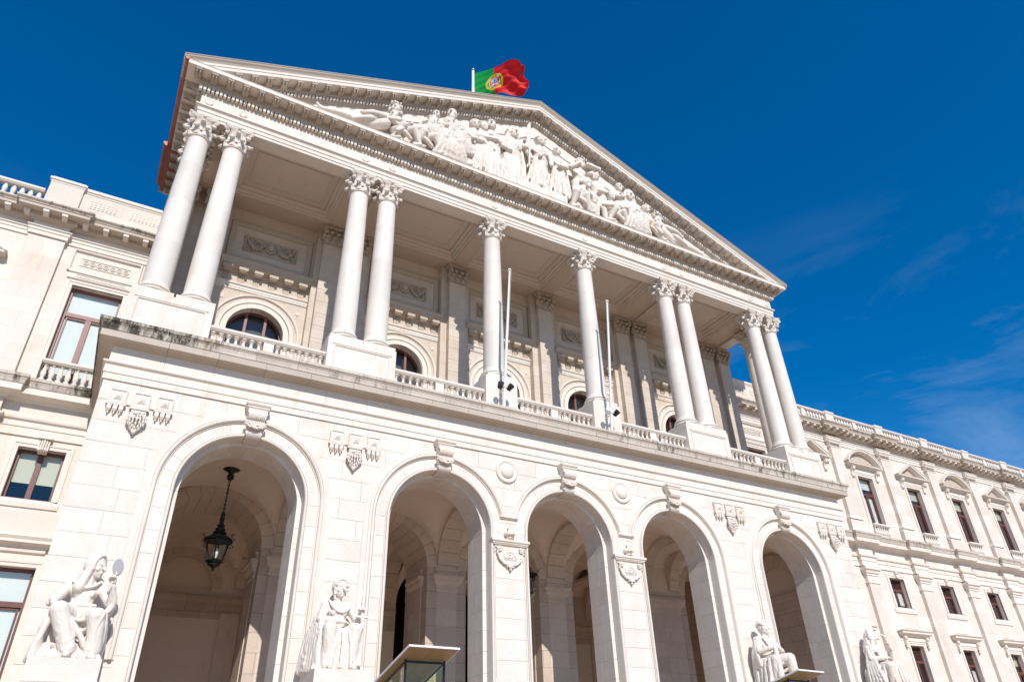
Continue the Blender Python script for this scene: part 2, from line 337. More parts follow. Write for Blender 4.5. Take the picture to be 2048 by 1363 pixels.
# ------------------------------------------------------------------ sculpture
def remeshed(mb, name, mat, voxel, smooth_it=3, drape=0.0, dscale=(7, 7, 1.3), drape_fn=None, grain=0.0, seed=0):
    me = bpy.data.meshes.new(name); me.from_pydata(mb.v, [], mb.f)
    bm = bmesh.new(); bm.from_mesh(me); bmesh.ops.recalc_face_normals(bm, faces=bm.faces[:]); bm.to_mesh(me); bm.free()
    o = bpy.data.objects.new('tmp', me); col.objects.link(o)
    m = o.modifiers.new('r', 'REMESH'); m.mode = 'VOXEL'; m.voxel_size = voxel; m.use_smooth_shade = True
    if smooth_it: s_ = o.modifiers.new('s', 'SMOOTH'); s_.iterations = smooth_it; s_.factor = 0.5
    dg = bpy.context.evaluated_depsgraph_get(); r = bpy.data.meshes.new_from_object(o.evaluated_get(dg))
    bpy.data.objects.remove(o); bpy.data.meshes.remove(me)
    if drape:
        off = Vector((seed * 3.7, seed * 1.3, 0))
        NR = [v.normal.copy() for v in r.vertices]; CO = []
        for v in r.vertices:
            c = v.co.copy(); a = drape_fn(c) if drape_fn else 1.0
            if a > 0:
                q = Vector((c.x * dscale[0], c.y * dscale[1], c.z * dscale[2])) + off
                w = noise.noise(Vector((c.x * 1.5, c.y * 1.5, c.z * 1.5)) + off) * 1.6
                q.x += w * 2; d = 1 - 2.2 * abs(noise.noise(q))
                c = c + NR[v.index] * (drape * a * (d - 0.45))
            CO += list(c)
        r.vertices.foreach_set('co', CO); r.update()
    r.name = name; r.materials.clear(); r.materials.append(mat)
    for p in r.polygons: p.use_smooth = True
    return r

def hand(mb, p, d, s=1.0, curl=0.5, side=1):
    """palm + four fingers + thumb; p wrist, d direction"""
    p = Vector(p); d = Vector(d).normalized(); up = Vector((0, 0, 1)); a = d.cross(up)
    if a.length < .2: a = Vector((1, 0, 0))
    a.normalize(); b = a.cross(d).normalized()
    pc = p + d * 0.07 * s
    mb.ball(pc, (0.065 * s, 0.065 * s, 0.05 * s), 8, 6)
    for k in range(4):
        r0 = pc + a * (k - 1.5) * 0.035 * s + d * 0.04 * s; L = (0.085, 0.10, 0.095, 0.07)[k] * s
        r1 = r0 + d * L * 0.55 - b * 0.02 * s * curl; r2 = r1 + d * L * 0.45 * (1 - curl * .6) - b * 0.07 * s * curl
        mb.capsule(r0, 0.021 * s, r1, 0.019 * s, 6); mb.capsule(r1, 0.019 * s, r2, 0.015 * s, 6)
    mb.capsule(pc - a * side * 0.05 * s, 0.024 * s, pc - a * side * 0.085 * s + d * 0.06 * s - b * 0.03 * s, 0.018 * s, 6)
def head(mb, c, yaw, s=1.0, hair='hood', pitch=0.0):
    """c head centre, yaw: 0 faces -Y, positive turns to +X"""
    c = Vector(c); M = Matrix.Rotation(yaw, 3, 'Z') @ Matrix.Rotation(pitch, 3, 'X')
    def L(x, y, z): return c + M @ Vector((x * s, -y * s, z * s))
    mb.ball(c, (0.155 * s, 0.185 * s, 0.215 * s), 14, 10, rot=M)
    mb.ball(L(0, 0.05, -0.10), (0.115 * s, 0.125 * s, 0.13 * s), 12, 8, rot=M)
    mb.ball(L(0, 0.13, -0.175), (0.05 * s, 0.045 * s, 0.045 * s), 8, 6, rot=M)            # chin
    mb.capsule(L(0, 0.175, 0.045), 0.02 * s, L(0, 0.235, -0.045), 0.034 * s, 8)             # nose
    for t in (-1, 1):
        mb.capsule(L(t * 0.02, 0.178, 0.06), 0.022 * s, L(t * 0.10, 0.145, 0.055), 0.02 * s, 8)   # brow
        mb.ball(L(t * 0.062, 0.150, 0.018), 0.028 * s, 8, 6)                                # eye
        mb.ball(L(t * 0.085, 0.115, -0.05), (0.05 * s, 0.05 * s, 0.05 * s), 8, 6)           # cheek
    mb.capsule(L(-0.04, 0.178, -0.105), 0.016 * s, L(0.04, 0.178, -0.105), 0.016 * s, 6)
    mb.capsule(L(-0.03, 0.172, -0.13), 0.017 * s, L(0.03, 0.172, -0.13), 0.017 * s, 6)      # lips
    if hair == 'hood':
        for a in range(-110, 111, 10):
            w = R(a); mb.capsule(L(0.175 * math.sin(w), 0.085 - 0.02 * abs(math.sin(w)), 0.02 + 0.225 * math.cos(w)), 0.034 * s, L(0.165 * math.sin(w), -0.10, 0.03 + 0.22 * math.cos(w)), 0.06 * s, 6)
        mb.ball(L(0, -0.05, 0.03), (0.2 * s, 0.21 * s, 0.235 * s), 12, 8, rot=M)
        for t in (-1, 1): mb.capsule(L(t * 0.155, 0.0, -0.04), 0.07 * s, L(t * 0.22, -0.06, -0.46), 0.12 * s, 10)
        mb.capsule(L(0, -0.12, -0.05), 0.16 * s, L(0, -0.12, -0.45), 0.24 * s, 10)
    elif hair == 'short':
        rr = random.Random(4)
        for k in range(60):
            a = rr.uniform(0, 2 * math.pi); e = rr.uniform(0.12, 1.5)
            x, y, z = math.cos(a) * math.cos(e), math.sin(a) * math.cos(e), math.sin(e)
            if y > 0.35 and z < 0.62: continue
            mb.ball(L(x * 0.165, y * 0.195 - 0.01, z * 0.215 + 0.02), 0.042 * s, 6, 5)
        for t in (-1, 1): mb.ball(L(t * 0.155, 0.0, -0.01), (0.03 * s, 0.04 * s, 0.055 * s), 6, 5)
    elif hair == 'braids':
        mb.ball(L(0, -0.04, 0.05), (0.175 * s, 0.2 * s, 0.21 * s), 12, 8, rot=M)
        for k in range(11):
            w = R(-75 + 15 * k); mb.ball(L(0.17 * math.sin(w), 0.11, 0.03 + 0.2 * math.cos(w)), 0.038 * s, 6, 5)
        for t in (-1, 1):
            for k in range(9): mb.ball(L(t * (0.175 - 0.005 * k), 0.06 + (0.01 if k % 2 else -0.01), 0.05 - k * 0.06), (0.036 * s,) * 3, 6, 5)
    elif hair == 'bun':
        mb.ball(L(0, -0.05, 0.05), (0.17 * s, 0.19 * s, 0.2 * s), 10, 8, rot=M); mb.ball(L(0, -0.22, 0.05), 0.085 * s, 8, 6)
    elif hair == 'beard':
        mb.ball(L(0, -0.03, 0.06), (0.17 * s, 0.19 * s, 0.2 * s), 10, 8, rot=M); mb.ball(L(0, 0.1, -0.19), (0.1 * s, 0.09 * s, 0.12 * s), 8, 6, rot=M)
    elif hair == 'leaves':
        rr = random.Random(6)
        for k in range(26):
            a = rr.uniform(0, 2 * math.pi); mb.ball(L(math.cos(a) * 0.2, math.sin(a) * 0.2 - 0.02, rr.uniform(0.0, 0.24)), 0.055 * s, 6, 5)

def torso(mb, J, s=1.0, female=False):
    pel, ch, nk = Vector(J['pelvis']), Vector(J['chest']), Vector(J['neck'])
    mb.capsule(pel, 0.22 * s, ch, 0.235 * s, 12); mb.capsule(ch, 0.23 * s, ch.lerp(nk, 0.55), 0.19 * s, 12)
    sl, sr = Vector(J['shl']), Vector(J['shr'])
    mb.capsule(sl, 0.12 * s, sr, 0.12 * s, 10); mb.capsule(sl, 0.11 * s, ch, 0.2 * s, 10); mb.capsule(sr, 0.11 * s, ch, 0.2 * s, 10)
    mb.capsule(ch.lerp(nk, 0.6), 0.10 * s, Vector(J['head']) - Vector((0, 0, 0.1 * s)), 0.085 * s, 10)
    if female:
        ax = (sr - sl).normalized(); fw = Vector((ax.y, -ax.x, 0)).normalized()
        if fw.y > 0: fw = -fw
        for t in (-1, 1): mb.ball(ch + ax * t * 0.12 * s + fw * 0.15 * s + Vector((0, 0, 0.05 * s)), 0.095 * s, 8, 6)
def limb(mb, a, b, c, r0, r1, r2):
    mb.capsule(a, r0, b, r1, 10); mb.capsule(b, r1 * 1.02, c, r2, 10)

def cloth(mb, pts, r, seg=8):
    """a soft ridge of cloth through the points"""
    n = len(pts) - 1; r0, r1 = (r, r) if not hasattr(r, '__len__') else r
    for i in range(n): mb.capsule(pts[i], r0 + (r1 - r0) * i / n, pts[i+1], r0 + (r1 - r0) * (i + 1) / n, seg)
def curve(p0, p1, p2, n=6):
    p0, p1, p2 = Vector(p0), Vector(p1), Vector(p2)
    return [p0 * (1 - t) ** 2 + p1 * 2 * t * (1 - t) + p2 * t * t for t in [k / n for k in range(n + 1)]]
def seated_statue(kind):
    mb = MB()
    P = dict(pelvis=(0, -0.45, 1.0), chest=(0, -0.42, 1.50), neck=(0, -0.43, 1.90), shl=(-0.34, -0.42, 1.78), shr=(0.34, -0.42, 1.78), head=(0.0, -0.48, 2.24))
    kn = [(-0.36, -1.12, 1.04), (0.36, -1.12, 1.04)]; ft = [(-0.30, -1.12, 0.10), (0.30, -1.12, 0.10)]
    if kind == 'mirror':
        P['head'] = (0.10, -0.54, 2.22); kn = [(-0.42, -1.14, 1.06), (0.40, -1.02, 0.98)]; ft = [(-0.02, -1.16, 0.10), (0.50, -0.95, 0.10)]
    if kind == 'club': kn = [(-0.24, -1.02, 1.00), (0.40, -1.15, 1.06)]; ft = [(-0.26, -1.0, 0.10), (0.50, -1.22, 0.10)]
    if kind == 'veil': kn = [(-0.20, -1.12, 1.02), (0.42, -1.10, 1.02)]; ft = [(-0.1, -1.1, 0.1), (0.5, -1.12, 0.1)]
    torso(mb, P, 1.14, female=(kind != 'club'))
    mb.capsule((-0.2, -0.5, 0.98), 0.27, (0.2, -0.5, 0.98), 0.27, 12)
    for k, f in zip(kn, ft):
        mb.capsule((k[0] * .5, -0.55, 0.98), 0.27, k, 0.205, 14); mb.capsule(k, 0.20, (f[0], f[1] + 0.06, 0.22), 0.185, 14)
        mb.capsule((f[0], f[1] - 0.04, 0.07), 0.085, (f[0] * 1.1, f[1] - 0.24, 0.05), 0.065, 8)
    # hem spreading on the plinth
    for k in range(9):
        t = k / 8; x = -0.62 + 1.24 * t; mb.capsule((x * 0.8, -0.85 - 0.12 * math.sin(math.pi * t), 0.30), 0.085, (x * 1.06, -0.95 - 0.18 * math.sin(math.pi * t), 0.05), 0.075, 8)
    # cloth slung between the knees: sagging curves, each a little lower
    for j in range(4):
        z = 1.02 - 0.24 * j; d = 0.16 + 0.05 * j
        c = curve((kn[0][0] + 0.08, kn[0][1] - 0.02 + .03 * j, z), ((kn[0][0] + kn[1][0]) / 2, -0.72 + 0.02 * j, z - d * 1.6), (kn[1][0] - 0.08, kn[1][1] - 0.02 + .03 * j, z - 0.03), 6)
        cloth(mb, c, 0.055)
    mb.box(kn[0][0] * .6, kn[1][0] * .6, -0.80, -0.4, 0.02, 0.85)
    # long side folds falling from the thighs
    for sg, K in ((-1, kn[0]), (1, kn[1])):
        for j in range(4):
            y = K[1] + 0.16 + 0.19 * j
            cloth(mb, curve((K[0] + sg * 0.17, y, 1.02), (K[0] + sg * (0.26 + 0.02 * j), y + 0.02, 0.6), (K[0] + sg * (0.20 + 0.05 * (j % 2)) + 0.0, y + 0.06, 0.06), 5), (0.075, 0.085))
    mb.box(-0.50, 0.50, -0.80, -0.02, 0.0, 0.90)
    if kind in ('sword', 'veil'):                        # one broad skirt closing the gap between the legs
        for k in range(5):
            t = k / 4; x0 = kn[0][0] + (kn[1][0] - kn[0][0]) * t; x1 = (ft[0][0] + (ft[1][0] - ft[0][0]) * t) * 1.15
            dip = 0.07 * math.sin(math.pi * t)
            mb.capsule((x0, -1.05 + dip, 1.0 - dip), 0.17, (x1, -1.06 + dip * .6, 0.14), 0.18, 12)
        for x in (-0.22, -0.02, 0.20): cloth(mb, curve((x * 0.8, -1.20, 0.98), (x * 1.1 + .04, -1.27, 0.5), (x * 1.35, -1.27, 0.08), 6), (0.028, 0.05))
    if kind == 'mirror':
        limb(mb, P['shl'], (-0.60, -0.56, 1.38), (-0.56, -1.0, 1.22), 0.145, 0.115, 0.08); hand(mb, (-0.53, -1.03, 1.22), (0.15, -1, -0.45), 1.15, 0.9)
        limb(mb, P['shr'], (0.66, -0.64, 1.28), (0.58, -0.90, 1.72), 0.145, 0.12, 0.075); hand(mb, (0.57, -0.92, 1.74), (-0.15, -0.3, 1), 1.2, 1.1, -1)
        mb.capsule((0.50, -0.97, 1.60), 0.028, (0.58, -0.97, 2.06), 0.026, 8)
        for j in range(4): cloth(mb, curve((0.60 + .02 * j, -0.86 + 0.07 * j, 1.62 - .05 * j), (0.86 - .04 * j, -0.68, 1.25), (0.36 + 0.06 * j, -0.70 + 0.06 * j, 0.98), 6), 0.075)
        for j in range(3): cloth(mb, curve((0.52 + .04 * j, -0.62 + .1 * j, 1.0), (0.66 + .02 * j, -0.6 + .1 * j, 0.6), (0.56 + .05 * j, -0.62 + .1 * j, 0.1), 5), 0.085)
        for j in range(4): cloth(mb, curve((-0.50 - .02 * j, -1.05 + 0.2 * j, 1.02), (-0.66, -0.98 + 0.2 * j, 0.6), (-0.72 - .02 * j, -0.98 + 0.2 * j, 0.06), 5), (0.07, 0.085))
        cloth(mb, curve(kn[0], (0.05, -1.22, 0.75), (0.42, -1.05, 0.12), 6), 0.07)
        cloth(mb, [(-0.30, -0.36, 1.98), (-0.52, -0.34, 1.66), (-0.68, -0.36, 1.34)], 0.08)
        cloth(mb, curve((-0.30, -0.60, 1.84), (0.0, -0.80, 1.52), (0.30, -0.60, 1.86), 6), 0.04)
        head(mb, P['head'], R(55), 1.18, 'hood', pitch=0.12)
        cloth(mb, curve((-0.30, -0.56, 1.30), (0.0, -0.78, 1.26), (0.30, -0.58, 1.30), 6), 0.045)
    elif kind == 'sword':
        limb(mb, P['shl'], (-0.50, -0.62, 1.36), (-0.06, -0.98, 1.28), 0.145, 0.12, 0.085); hand(mb, (-0.03, -1.0, 1.26), (1, -0.1, -0.12), 1.15, 0.3)
        limb(mb, P['shr'], (0.56, -0.66, 1.34), (0.52, -0.98, 1.50), 0.145, 0.11, 0.075); hand(mb, (0.52, -1.0, 1.50), (-0.1, -0.5, 0.6), 1.2, 1.2, -1)
        mb.capsule((0.56, -1.16, 0.15), 0.05, (0.53, -1.10, 1.72), 0.055, 8); mb.capsule((0.38, -1.11, 1.40), 0.04, (0.68, -1.11, 1.40), 0.04, 8); mb.ball((0.53, -1.10, 1.78), 0.07, 8, 6)
        for j in range(7):                               # the wide mantle falling off the left shoulder
            t = j / 6; cloth(mb, curve((-0.32 - 0.10 * t, -0.42 + 0.16 * t, 1.86 - 0.04 * j), (-0.62 - 0.16 * t, -0.85 + 0.55 * t, 1.1), (-0.52 - 0.30 * t, -1.0 + 0.78 * t, 0.05), 9), (0.075, 0.115))
        mb.capsule((-0.45, -0.35, 1.35), 0.2, (-0.58, -0.42, 0.15), 0.3, 12)
        for j in range(4): cloth(mb, curve((-0.30 + .03 * j, -0.58, 1.88 - .03 * j), (0.0, -0.86 + .02 * j, 1.30 + .06 * j), (0.36 - .02 * j, -0.56, 1.80 - .03 * j), 8), 0.042)
        for j in range(3): cloth(mb, curve((0.54, -0.48 - 0.12 * j, 1.3), (0.64, -0.5 - 0.12 * j, 0.7), (0.60 + .05 * j, -0.5 - 0.13 * j, 0.06), 5), 0.08)
        head(mb, P['head'], R(14), 1.18, 'braids')
    elif kind == 'club':
        limb(mb, P['shl'], (-0.52, -0.55, 1.34), (-0.28, -0.98, 1.42), 0.155, 0.12, 0.08); hand(mb, (-0.26, -1.0, 1.42), (0.5, -0.4, -0.3), 1.2, 1.2)
        limb(mb, P['shr'], (0.50, -0.74, 1.36), (-0.02, -1.0, 1.46), 0.155, 0.12, 0.08); hand(mb, (-0.05, -1.0, 1.46), (-1, -0.1, 0), 1.2, 0.8, -1)
        mb.capsule((-0.30, -1.18, 0.08), 0.15, (-0.22, -1.10, 1.38), 0.09, 12)
        for j in range(4): cloth(mb, curve((-0.40 - 0.02 * j, -0.36, 1.82 - 0.08 * j), (-0.68, -0.5 + .06 * j, 1.3), (-0.50, -0.50 + 0.1 * j, 0.86), 6), 0.09)
        for j in range(3): cloth(mb, curve((0.42 + 0.02 * j, -0.34, 1.78 - 0.1 * j), (0.66, -0.5, 1.35), (0.46, -0.55 + .1 * j, 0.98), 6), 0.08)
        for j in range(3): cloth(mb, curve((-0.24 + 0.1 * j, -0.60, 1.86), (-0.05 + .05 * j, -0.74, 1.5), (0.05 + 0.05 * j, -0.68, 1.15), 5), 0.035)
        head(mb, P['head'], R(42), 1.18, 'short')
    else:
        limb(mb, P['shl'], (-0.54, -0.6, 1.36), (-0.12, -0.98, 1.36), 0.145, 0.12, 0.085); hand(mb, (-0.1, -1.0, 1.36), (1, -0.2, 0.1), 1.15, 0.6)
        limb(mb, P['shr'], (0.54, -0.75, 1.40), (0.36, -1.0, 1.78), 0.145, 0.11, 0.075); hand(mb, (0.35, -1.0, 1.80), (-0.3, 0.1, 1), 1.2, 1.0, -1)
        mb.ball((0.04, -0.76, 1.52), (0.30, 0.15, 0.27), 14, 10)
        mb.capsule((0.36, -1.04, 1.7), 0.03, (0.30, -0.92, 2.2), 0.03, 8); mb.capsule((0.16, -0.88, 2.30), 0.05, (0.42, -0.88, 2.24), 0.05, 8)
        for j in range(5):
            t = j / 4; cloth(mb, curve((-0.28 - 0.10 * t, -0.5 + 0.1 * t, 1.96 - 0.06 * j), (-0.66 - .04 * j, -0.8 + .3 * t, 1.2), (-0.48 - 0.16 * t, -1.0 + 0.66 * t, 0.1), 6), (0.075, 0.085))
        for j in range(4): cloth(mb, curve((kn[1][0] - 0.12 * j, -1.18, 1.06), (0.62 - .2 * j, -1.26, 0.6), (0.78 - 0.26 * j, -1.24, 0.08), 5), (0.05, 0.085))
        head(mb, P['head'], R(48), 1.18, 'hood', pitch=0.1)
    return mb
def rob(c): return 0.0 if c.z > 2.0 else (0.5 if c.z > 1.3 else 1.0)
# --- pediment group: each carved figure is a thing of its own
PB = 24.74                                                # top of the horizontal cornice
def fig_stand(h, s=1.0, turn=0, hair='bun', arm='cross', robe=True, lean=0.0):
    mb = MB(); k = h / 3.6; w = 1.28
    X = lambda x, z=0: x * w * k + lean * z
    J = dict(pelvis=(X(0, 1.9), -0.34, 1.9 * k), chest=(X(0.02, 2.5), -0.42, 2.48 * k), neck=(X(0.02, 3), -0.42, 2.92 * k), shl=(X(-0.34, 2.8), -0.40, 2.80 * k), shr=(X(0.36, 2.8), -0.40, 2.80 * k), head=(X(0.04, 3.3), -0.56, 3.24 * k))
    torso(mb, J, 1.42 * k); head(mb, J['head'], turn, 1.5 * k, hair)
    for t in (-1, 1): mb.capsule((X(t * 0.14, 1.8), -0.36, 1.8 * k), 0.29 * k, (X(t * 0.20, .9), -0.46, 0.95 * k), 0.21 * k, 10); mb.capsule((X(t * 0.20, .9), -0.46, 0.95 * k), 0.20 * k, (X(t * 0.24), -0.36, 0.1), 0.15 * k, 10)
    if robe:
        mb.capsule((X(0, 1.8), -0.28, 1.8 * k), 0.34 * k, (X(0), -0.22, 0.2), 0.46 * k, 10)
        for j in range(7):
            a = j / 6 * 2 - 1; cloth(mb, curve((X(a * 0.26, 1.9), -0.52 + 0.14 * abs(a), 1.95 * k), (X(a * 0.44 + .06, 1), -0.72 + .2 * abs(a), 1.0 * k), (X(a * 0.54), -0.66 + 0.28 * abs(a), 0.06), 5), (0.06 * k, 0.095 * k))
        for j in range(3): cloth(mb, curve((X(-0.36, 2.8), -0.5, (2.78 - 0.12 * j) * k), (X(0.0, 2.4), -0.80, (2.3 - 0.14 * j) * k), (X(0.34, 2.1), -0.5, (2.1 - 0.16 * j) * k), 6), 0.065 * k)
        cloth(mb, curve((X(0.38, 2.8), -0.3, 2.75 * k), (X(0.62, 1.6), -0.3, 1.7 * k), (X(0.52), -0.2, 0.2), 6), 0.13 * k)
    L0, R0 = J['shl'], J['shr']; r = (.17 * k, .135 * k, .10 * k)
    if arm == 'cross':
        limb(mb, L0, (X(-0.48, 2.3), -0.55, 2.25 * k), (X(0.1, 2.3), -0.80, 2.22 * k), *r); limb(mb, R0, (X(0.50, 2.3), -0.55, 2.25 * k), (X(-0.1, 2.3), -0.80, 2.38 * k), *r)
    elif arm == 'up':
        limb(mb, R0, (X(0.60, 2.8), -0.6, 2.72 * k), (X(0.66, 3.2), -0.68, 3.28 * k), *r); limb(mb, L0, (X(-0.50, 2.3), -0.55, 2.25 * k), (X(-0.15, 2), -0.75, 1.95 * k), *r)
        mb.capsule((X(0.60, 1.9), -0.70, 1.5 * k), 0.055, (X(0.74, 3.6), -0.70, 4.35 * k), 0.05, 6)
        for j in range(5): mb.capsule((X(0.70) + lean * 3 - 0.05 * j, -0.66, 4.2 * k - 0.24 * j), 0.09, (X(0.60) - 0.16 * j, -0.62, 3.35 * k - 0.10 * j), 0.07, 6)
    elif arm == 'down':
        limb(mb, L0, (X(-0.52, 2.2), -0.5, 2.2 * k), (X(-0.42, 1.6), -0.66, 1.65 * k), *r); limb(mb, R0, (X(0.55, 2.2), -0.5, 2.2 * k), (X(0.5, 1.6), -0.66, 1.7 * k), *r)
    elif arm == 'reach':
        limb(mb, L0, (X(-0.75, 2.5), -0.6, 2.55 * k), (X(-1.0, 2.1), -0.75, 2.15 * k), *r); limb(mb, R0, (X(0.4, 2.2), -0.62, 2.2 * k), (X(-0.1, 2), -0.8, 1.95 * k), *r)
    elif arm == 'carry':
        limb(mb, L0, (X(-0.5, 2.6), -0.6, 2.6 * k), (X(-0.1, 3), -0.8, 3.0 * k), *r); limb(mb, R0, (X(0.55, 2.7), -0.6, 2.7 * k), (X(0.7, 3.1), -0.72, 3.1 * k), *r)
        mb.box(X(0.2, 3), X(0.95, 3), -0.95, -0.4, 2.95 * k, 3.12 * k); mb.ball((X(0.55, 3), -0.66, 3.2 * k), (0.36 * k, 0.22, 0.16 * k), 8, 6)
    return mb
def fig_sit(h, turn=0, hair='bun', lean=0.0, knees=1, nude=False):
    mb = MB(); k = h / 2.6; w = 1.25
    J = dict(pelvis=(0, -0.38, 0.92 * k), chest=(lean * 0.6, -0.50, 1.48 * k), neck=(lean, -0.54, 1.88 * k), shl=(lean - 0.40 * k, -0.46, 1.76 * k), shr=(lean + 0.40 * k, -0.46, 1.76 * k), head=(lean * 1.35, -0.68, 2.20 * k))
    torso(mb, J, 1.45 * k); head(mb, J['head'], turn, 1.5 * k, hair)
    for t in (-1, 1):
        kx = knees * 0.42 * k + t * 0.30 * k
        mb.capsule((t * 0.14, -0.45, 0.86 * k), 0.28 * k, (kx, -0.88, 0.98 * k), 0.21 * k, 12); fx = kx + (0.42 if t > 0 else -0.38) * k * (1 if knees > 0.3 else 0.5); mb.capsule((kx, -0.88, 0.98 * k), 0.20 * k, (fx, -0.62 - 0.1 * t, 0.12), 0.13 * k, 12); mb.capsule((fx, -0.66, 0.1), 0.12 * k, (fx + 0.25 * k, -0.8, 0.08), 0.09 * k, 8)
        el = (lean + t * 0.62 * k, -0.62, 1.30 * k); limb(mb, J['shl' if t < 0 else 'shr'], el, (kx * 0.8 + lean * .2, -0.98, 1.16 * k), .175 * k, .14 * k, .11 * k)
    mb.capsule((0, -0.28, 0.6 * k), 0.38 * k, (0, -0.28, 0.15), 0.45 * k, 10)
    if not nude:
        for j in range(7):
            a = j / 6 * 2 - 1; x = knees * 0.42 * k + a * 0.44 * k
            cloth(mb, curve((x * .95, -0.90, 1.04 * k), (x * 1.1, -1.02, 0.6 * k), (x * 1.2 + a * 0.2, -0.72, 0.06), 5), (0.085 * k, 0.13 * k))
        for j in range(3): cloth(mb, curve((lean - .3 * k, -0.6, (1.75 - .1 * j) * k), (0, -0.9, (1.25 - .08 * j) * k), (.45 * k, -0.6, (1.15 - .1 * j) * k), 6), 0.06 * k)
    else: cloth(mb, curve((-0.35 * k, -0.5, 0.9 * k), (0, -0.95, 0.75 * k), (0.6 * k, -0.7, 0.4 * k), 6), 0.12 * k)
    return mb
def fig_recline(L, d=1, hair='leaves'):
    """lying figure, feet towards -d, head at +d"""
    mb = MB()
    def p(u, y, z): return (d * u, y, z)
    mb.capsule(p(-L * 0.50, -0.5, 0.34), 0.10, p(-L * 0.26, -0.55, 0.42), 0.17, 12); mb.capsule(p(-L * 0.26, -0.55, 0.42), 0.17, p(0.05 * L, -0.5, 0.50), 0.28, 12)
    mb.capsule(p(-L * 0.42, -0.35, 0.14), 0.12, p(-L * 0.12, -0.52, 0.68), 0.19, 12); mb.capsule(p(-L * 0.12, -0.52, 0.68), 0.19, p(0.06 * L, -0.42, 0.45), 0.26, 12)
    mb.capsule(p(0.05 * L, -0.45, 0.48), 0.30, p(0.24 * L, -0.46, 0.95), 0.31, 12); mb.capsule(p(0.24 * L, -0.46, 0.95), 0.28, p(0.32 * L, -0.46, 1.24), 0.15, 10)
    mb.capsule(p(-L * 0.50, -0.5, 0.34), 0.09, p(-L * 0.55, -0.5, 0.56), 0.06, 8)
    head(mb, p(0.34 * L, -0.58, 1.52), R(-35 * d), 1.5, hair)
    limb(mb, p(0.31 * L, -0.7, 1.14), p(0.44 * L, -0.8, 0.72), p(0.36 * L, -0.9, 0.32), .17, .14, .10); limb(mb, p(0.20 * L, -0.7, 1.12), p(0.06 * L, -0.88, 0.86), p(-0.06 * L, -0.85, 0.66), .17, .14, .10)
    mb.capsule(p(-0.1 * L, -0.35, 0.12), 0.20, p(0.42 * L, -0.35, 0.14), 0.26, 10)
    cloth(mb, curve(p(0.1 * L, -0.7, 0.75), p(0.0, -0.95, 0.4), p(-0.15 * L, -0.8, 0.12), 5), 0.12)
    return mb
PED = [
    (-9.35, PB, lambda: fig_recline(3.9, 1, 'leaves'), 'stone nude lying on its back in the left corner of the pediment', 0.3),
    (-7.75, PB, lambda: fig_sit(2.25, R(-25), 'leaves', -0.2, 1, True), 'stone figure gripping a short upright staff beside the head of the lying nude', 0.0),
    (-6.75, PB, lambda: fig_sit(2.45, R(30), 'short', 0.42, 1, True), 'stone nude bent forward over one knee, left of the two heads pressed together', 0.0),
    (-5.55, PB, lambda: fig_sit(2.85, R(20), 'bun', 0.15, 0.6), 'seated stone figure with wide draped knees in the left half of the pediment', 1.0),
    (-5.05, PB + 0.75, lambda: fig_sit(2.75, R(-30), 'beard', -0.1, 0.3), 'stone figure whose head touches the bowed head of the draped seated figure', 1.0),
    (-4.05, PB, lambda: fig_stand(3.6, 1, R(15), 'bun', 'reach', True, 0.04), 'standing robed stone figure reaching towards the two touching heads, left of the central figures', 1.0),
    (-2.85, PB, lambda: fig_stand(4.05, 1, R(-20), 'bun', 'cross', True, -0.05), 'standing stone figure in a heavy cloak, immediately left of the raised banner', 1.0),
    (-1.75, PB, lambda: fig_stand(4.10, 1, R(5), 'hood', 'up'), 'central stone figure holding up a pole with a furled banner', 1.0),
    (-0.20, PB + 0.62, lambda: fig_stand(3.75, 1, R(25), 'short', 'down', True, 0.04), 'standing stone figure with a long train on the raised block right of the banner bearer', 1.0),
    (1.15, PB + 0.62, lambda: fig_stand(3.45, 1, R(-30), 'bun', 'reach', True, -0.06), 'stone figure turned sideways at the right end of the raised block', 1.0),
    (2.40, PB + 0.4, lambda: fig_stand(3.55, 1, R(10), 'beard', 'carry'), 'stone figure carrying a box on the shoulder in the right half of the pediment', 1.0),
    (2.05, PB, lambda: fig_sit(2.5, R(40), 'beard', 0.42, 0.2, True), 'crouching bearded stone figure below the one carrying a box', 0.0),
    (3.65, PB, lambda: fig_stand(3.35, 1, R(-60), 'short', 'reach', False, -0.09), 'bare-legged stone figure leaning over, right of the crouching bearded one', 0.0),
    (4.95, PB + 0.3, lambda: fig_stand(2.95, 1, R(-15), 'beard', 'cross'), 'bearded stone figure standing behind the seated draped woman in the right half', 1.0),
    (5.60, PB, lambda: fig_sit(2.8, R(-10), 'hood', -0.1, 0.2), 'seated hooded stone woman with a broad lap cloth in the right half of the pediment', 1.0),
    (6.60, PB, lambda: fig_sit(2.3, R(15), 'bun', 0.0, 0.4, True), 'small seated stone figure with bare legs, right of the hooded seated woman', 0.0),
    (8.60, PB, lambda: fig_recline(3.7, -1, 'leaves'), 'reclining stone figure in the right corner of the pediment', 0.3),
    (-6.15, PB + 0.85, lambda: fig_sit(2.1, R(-10), 'bun', 0.1, 0.2), 'half hidden stone figure between the bent nude and the draped seated figure', 1.0),
    (-3.45, PB + 0.3, lambda: fig_stand(3.35, 1, R(35), 'short', 'down'), 'stone figure half hidden between the reaching figure and the cloaked figure', 1.0),
    (4.35, PB, lambda: fig_sit(2.2, R(30), 'short', -0.1, 0.5, True), 'crouching stone figure low between the bare-legged figure and the bearded standing one', 0.0),
]

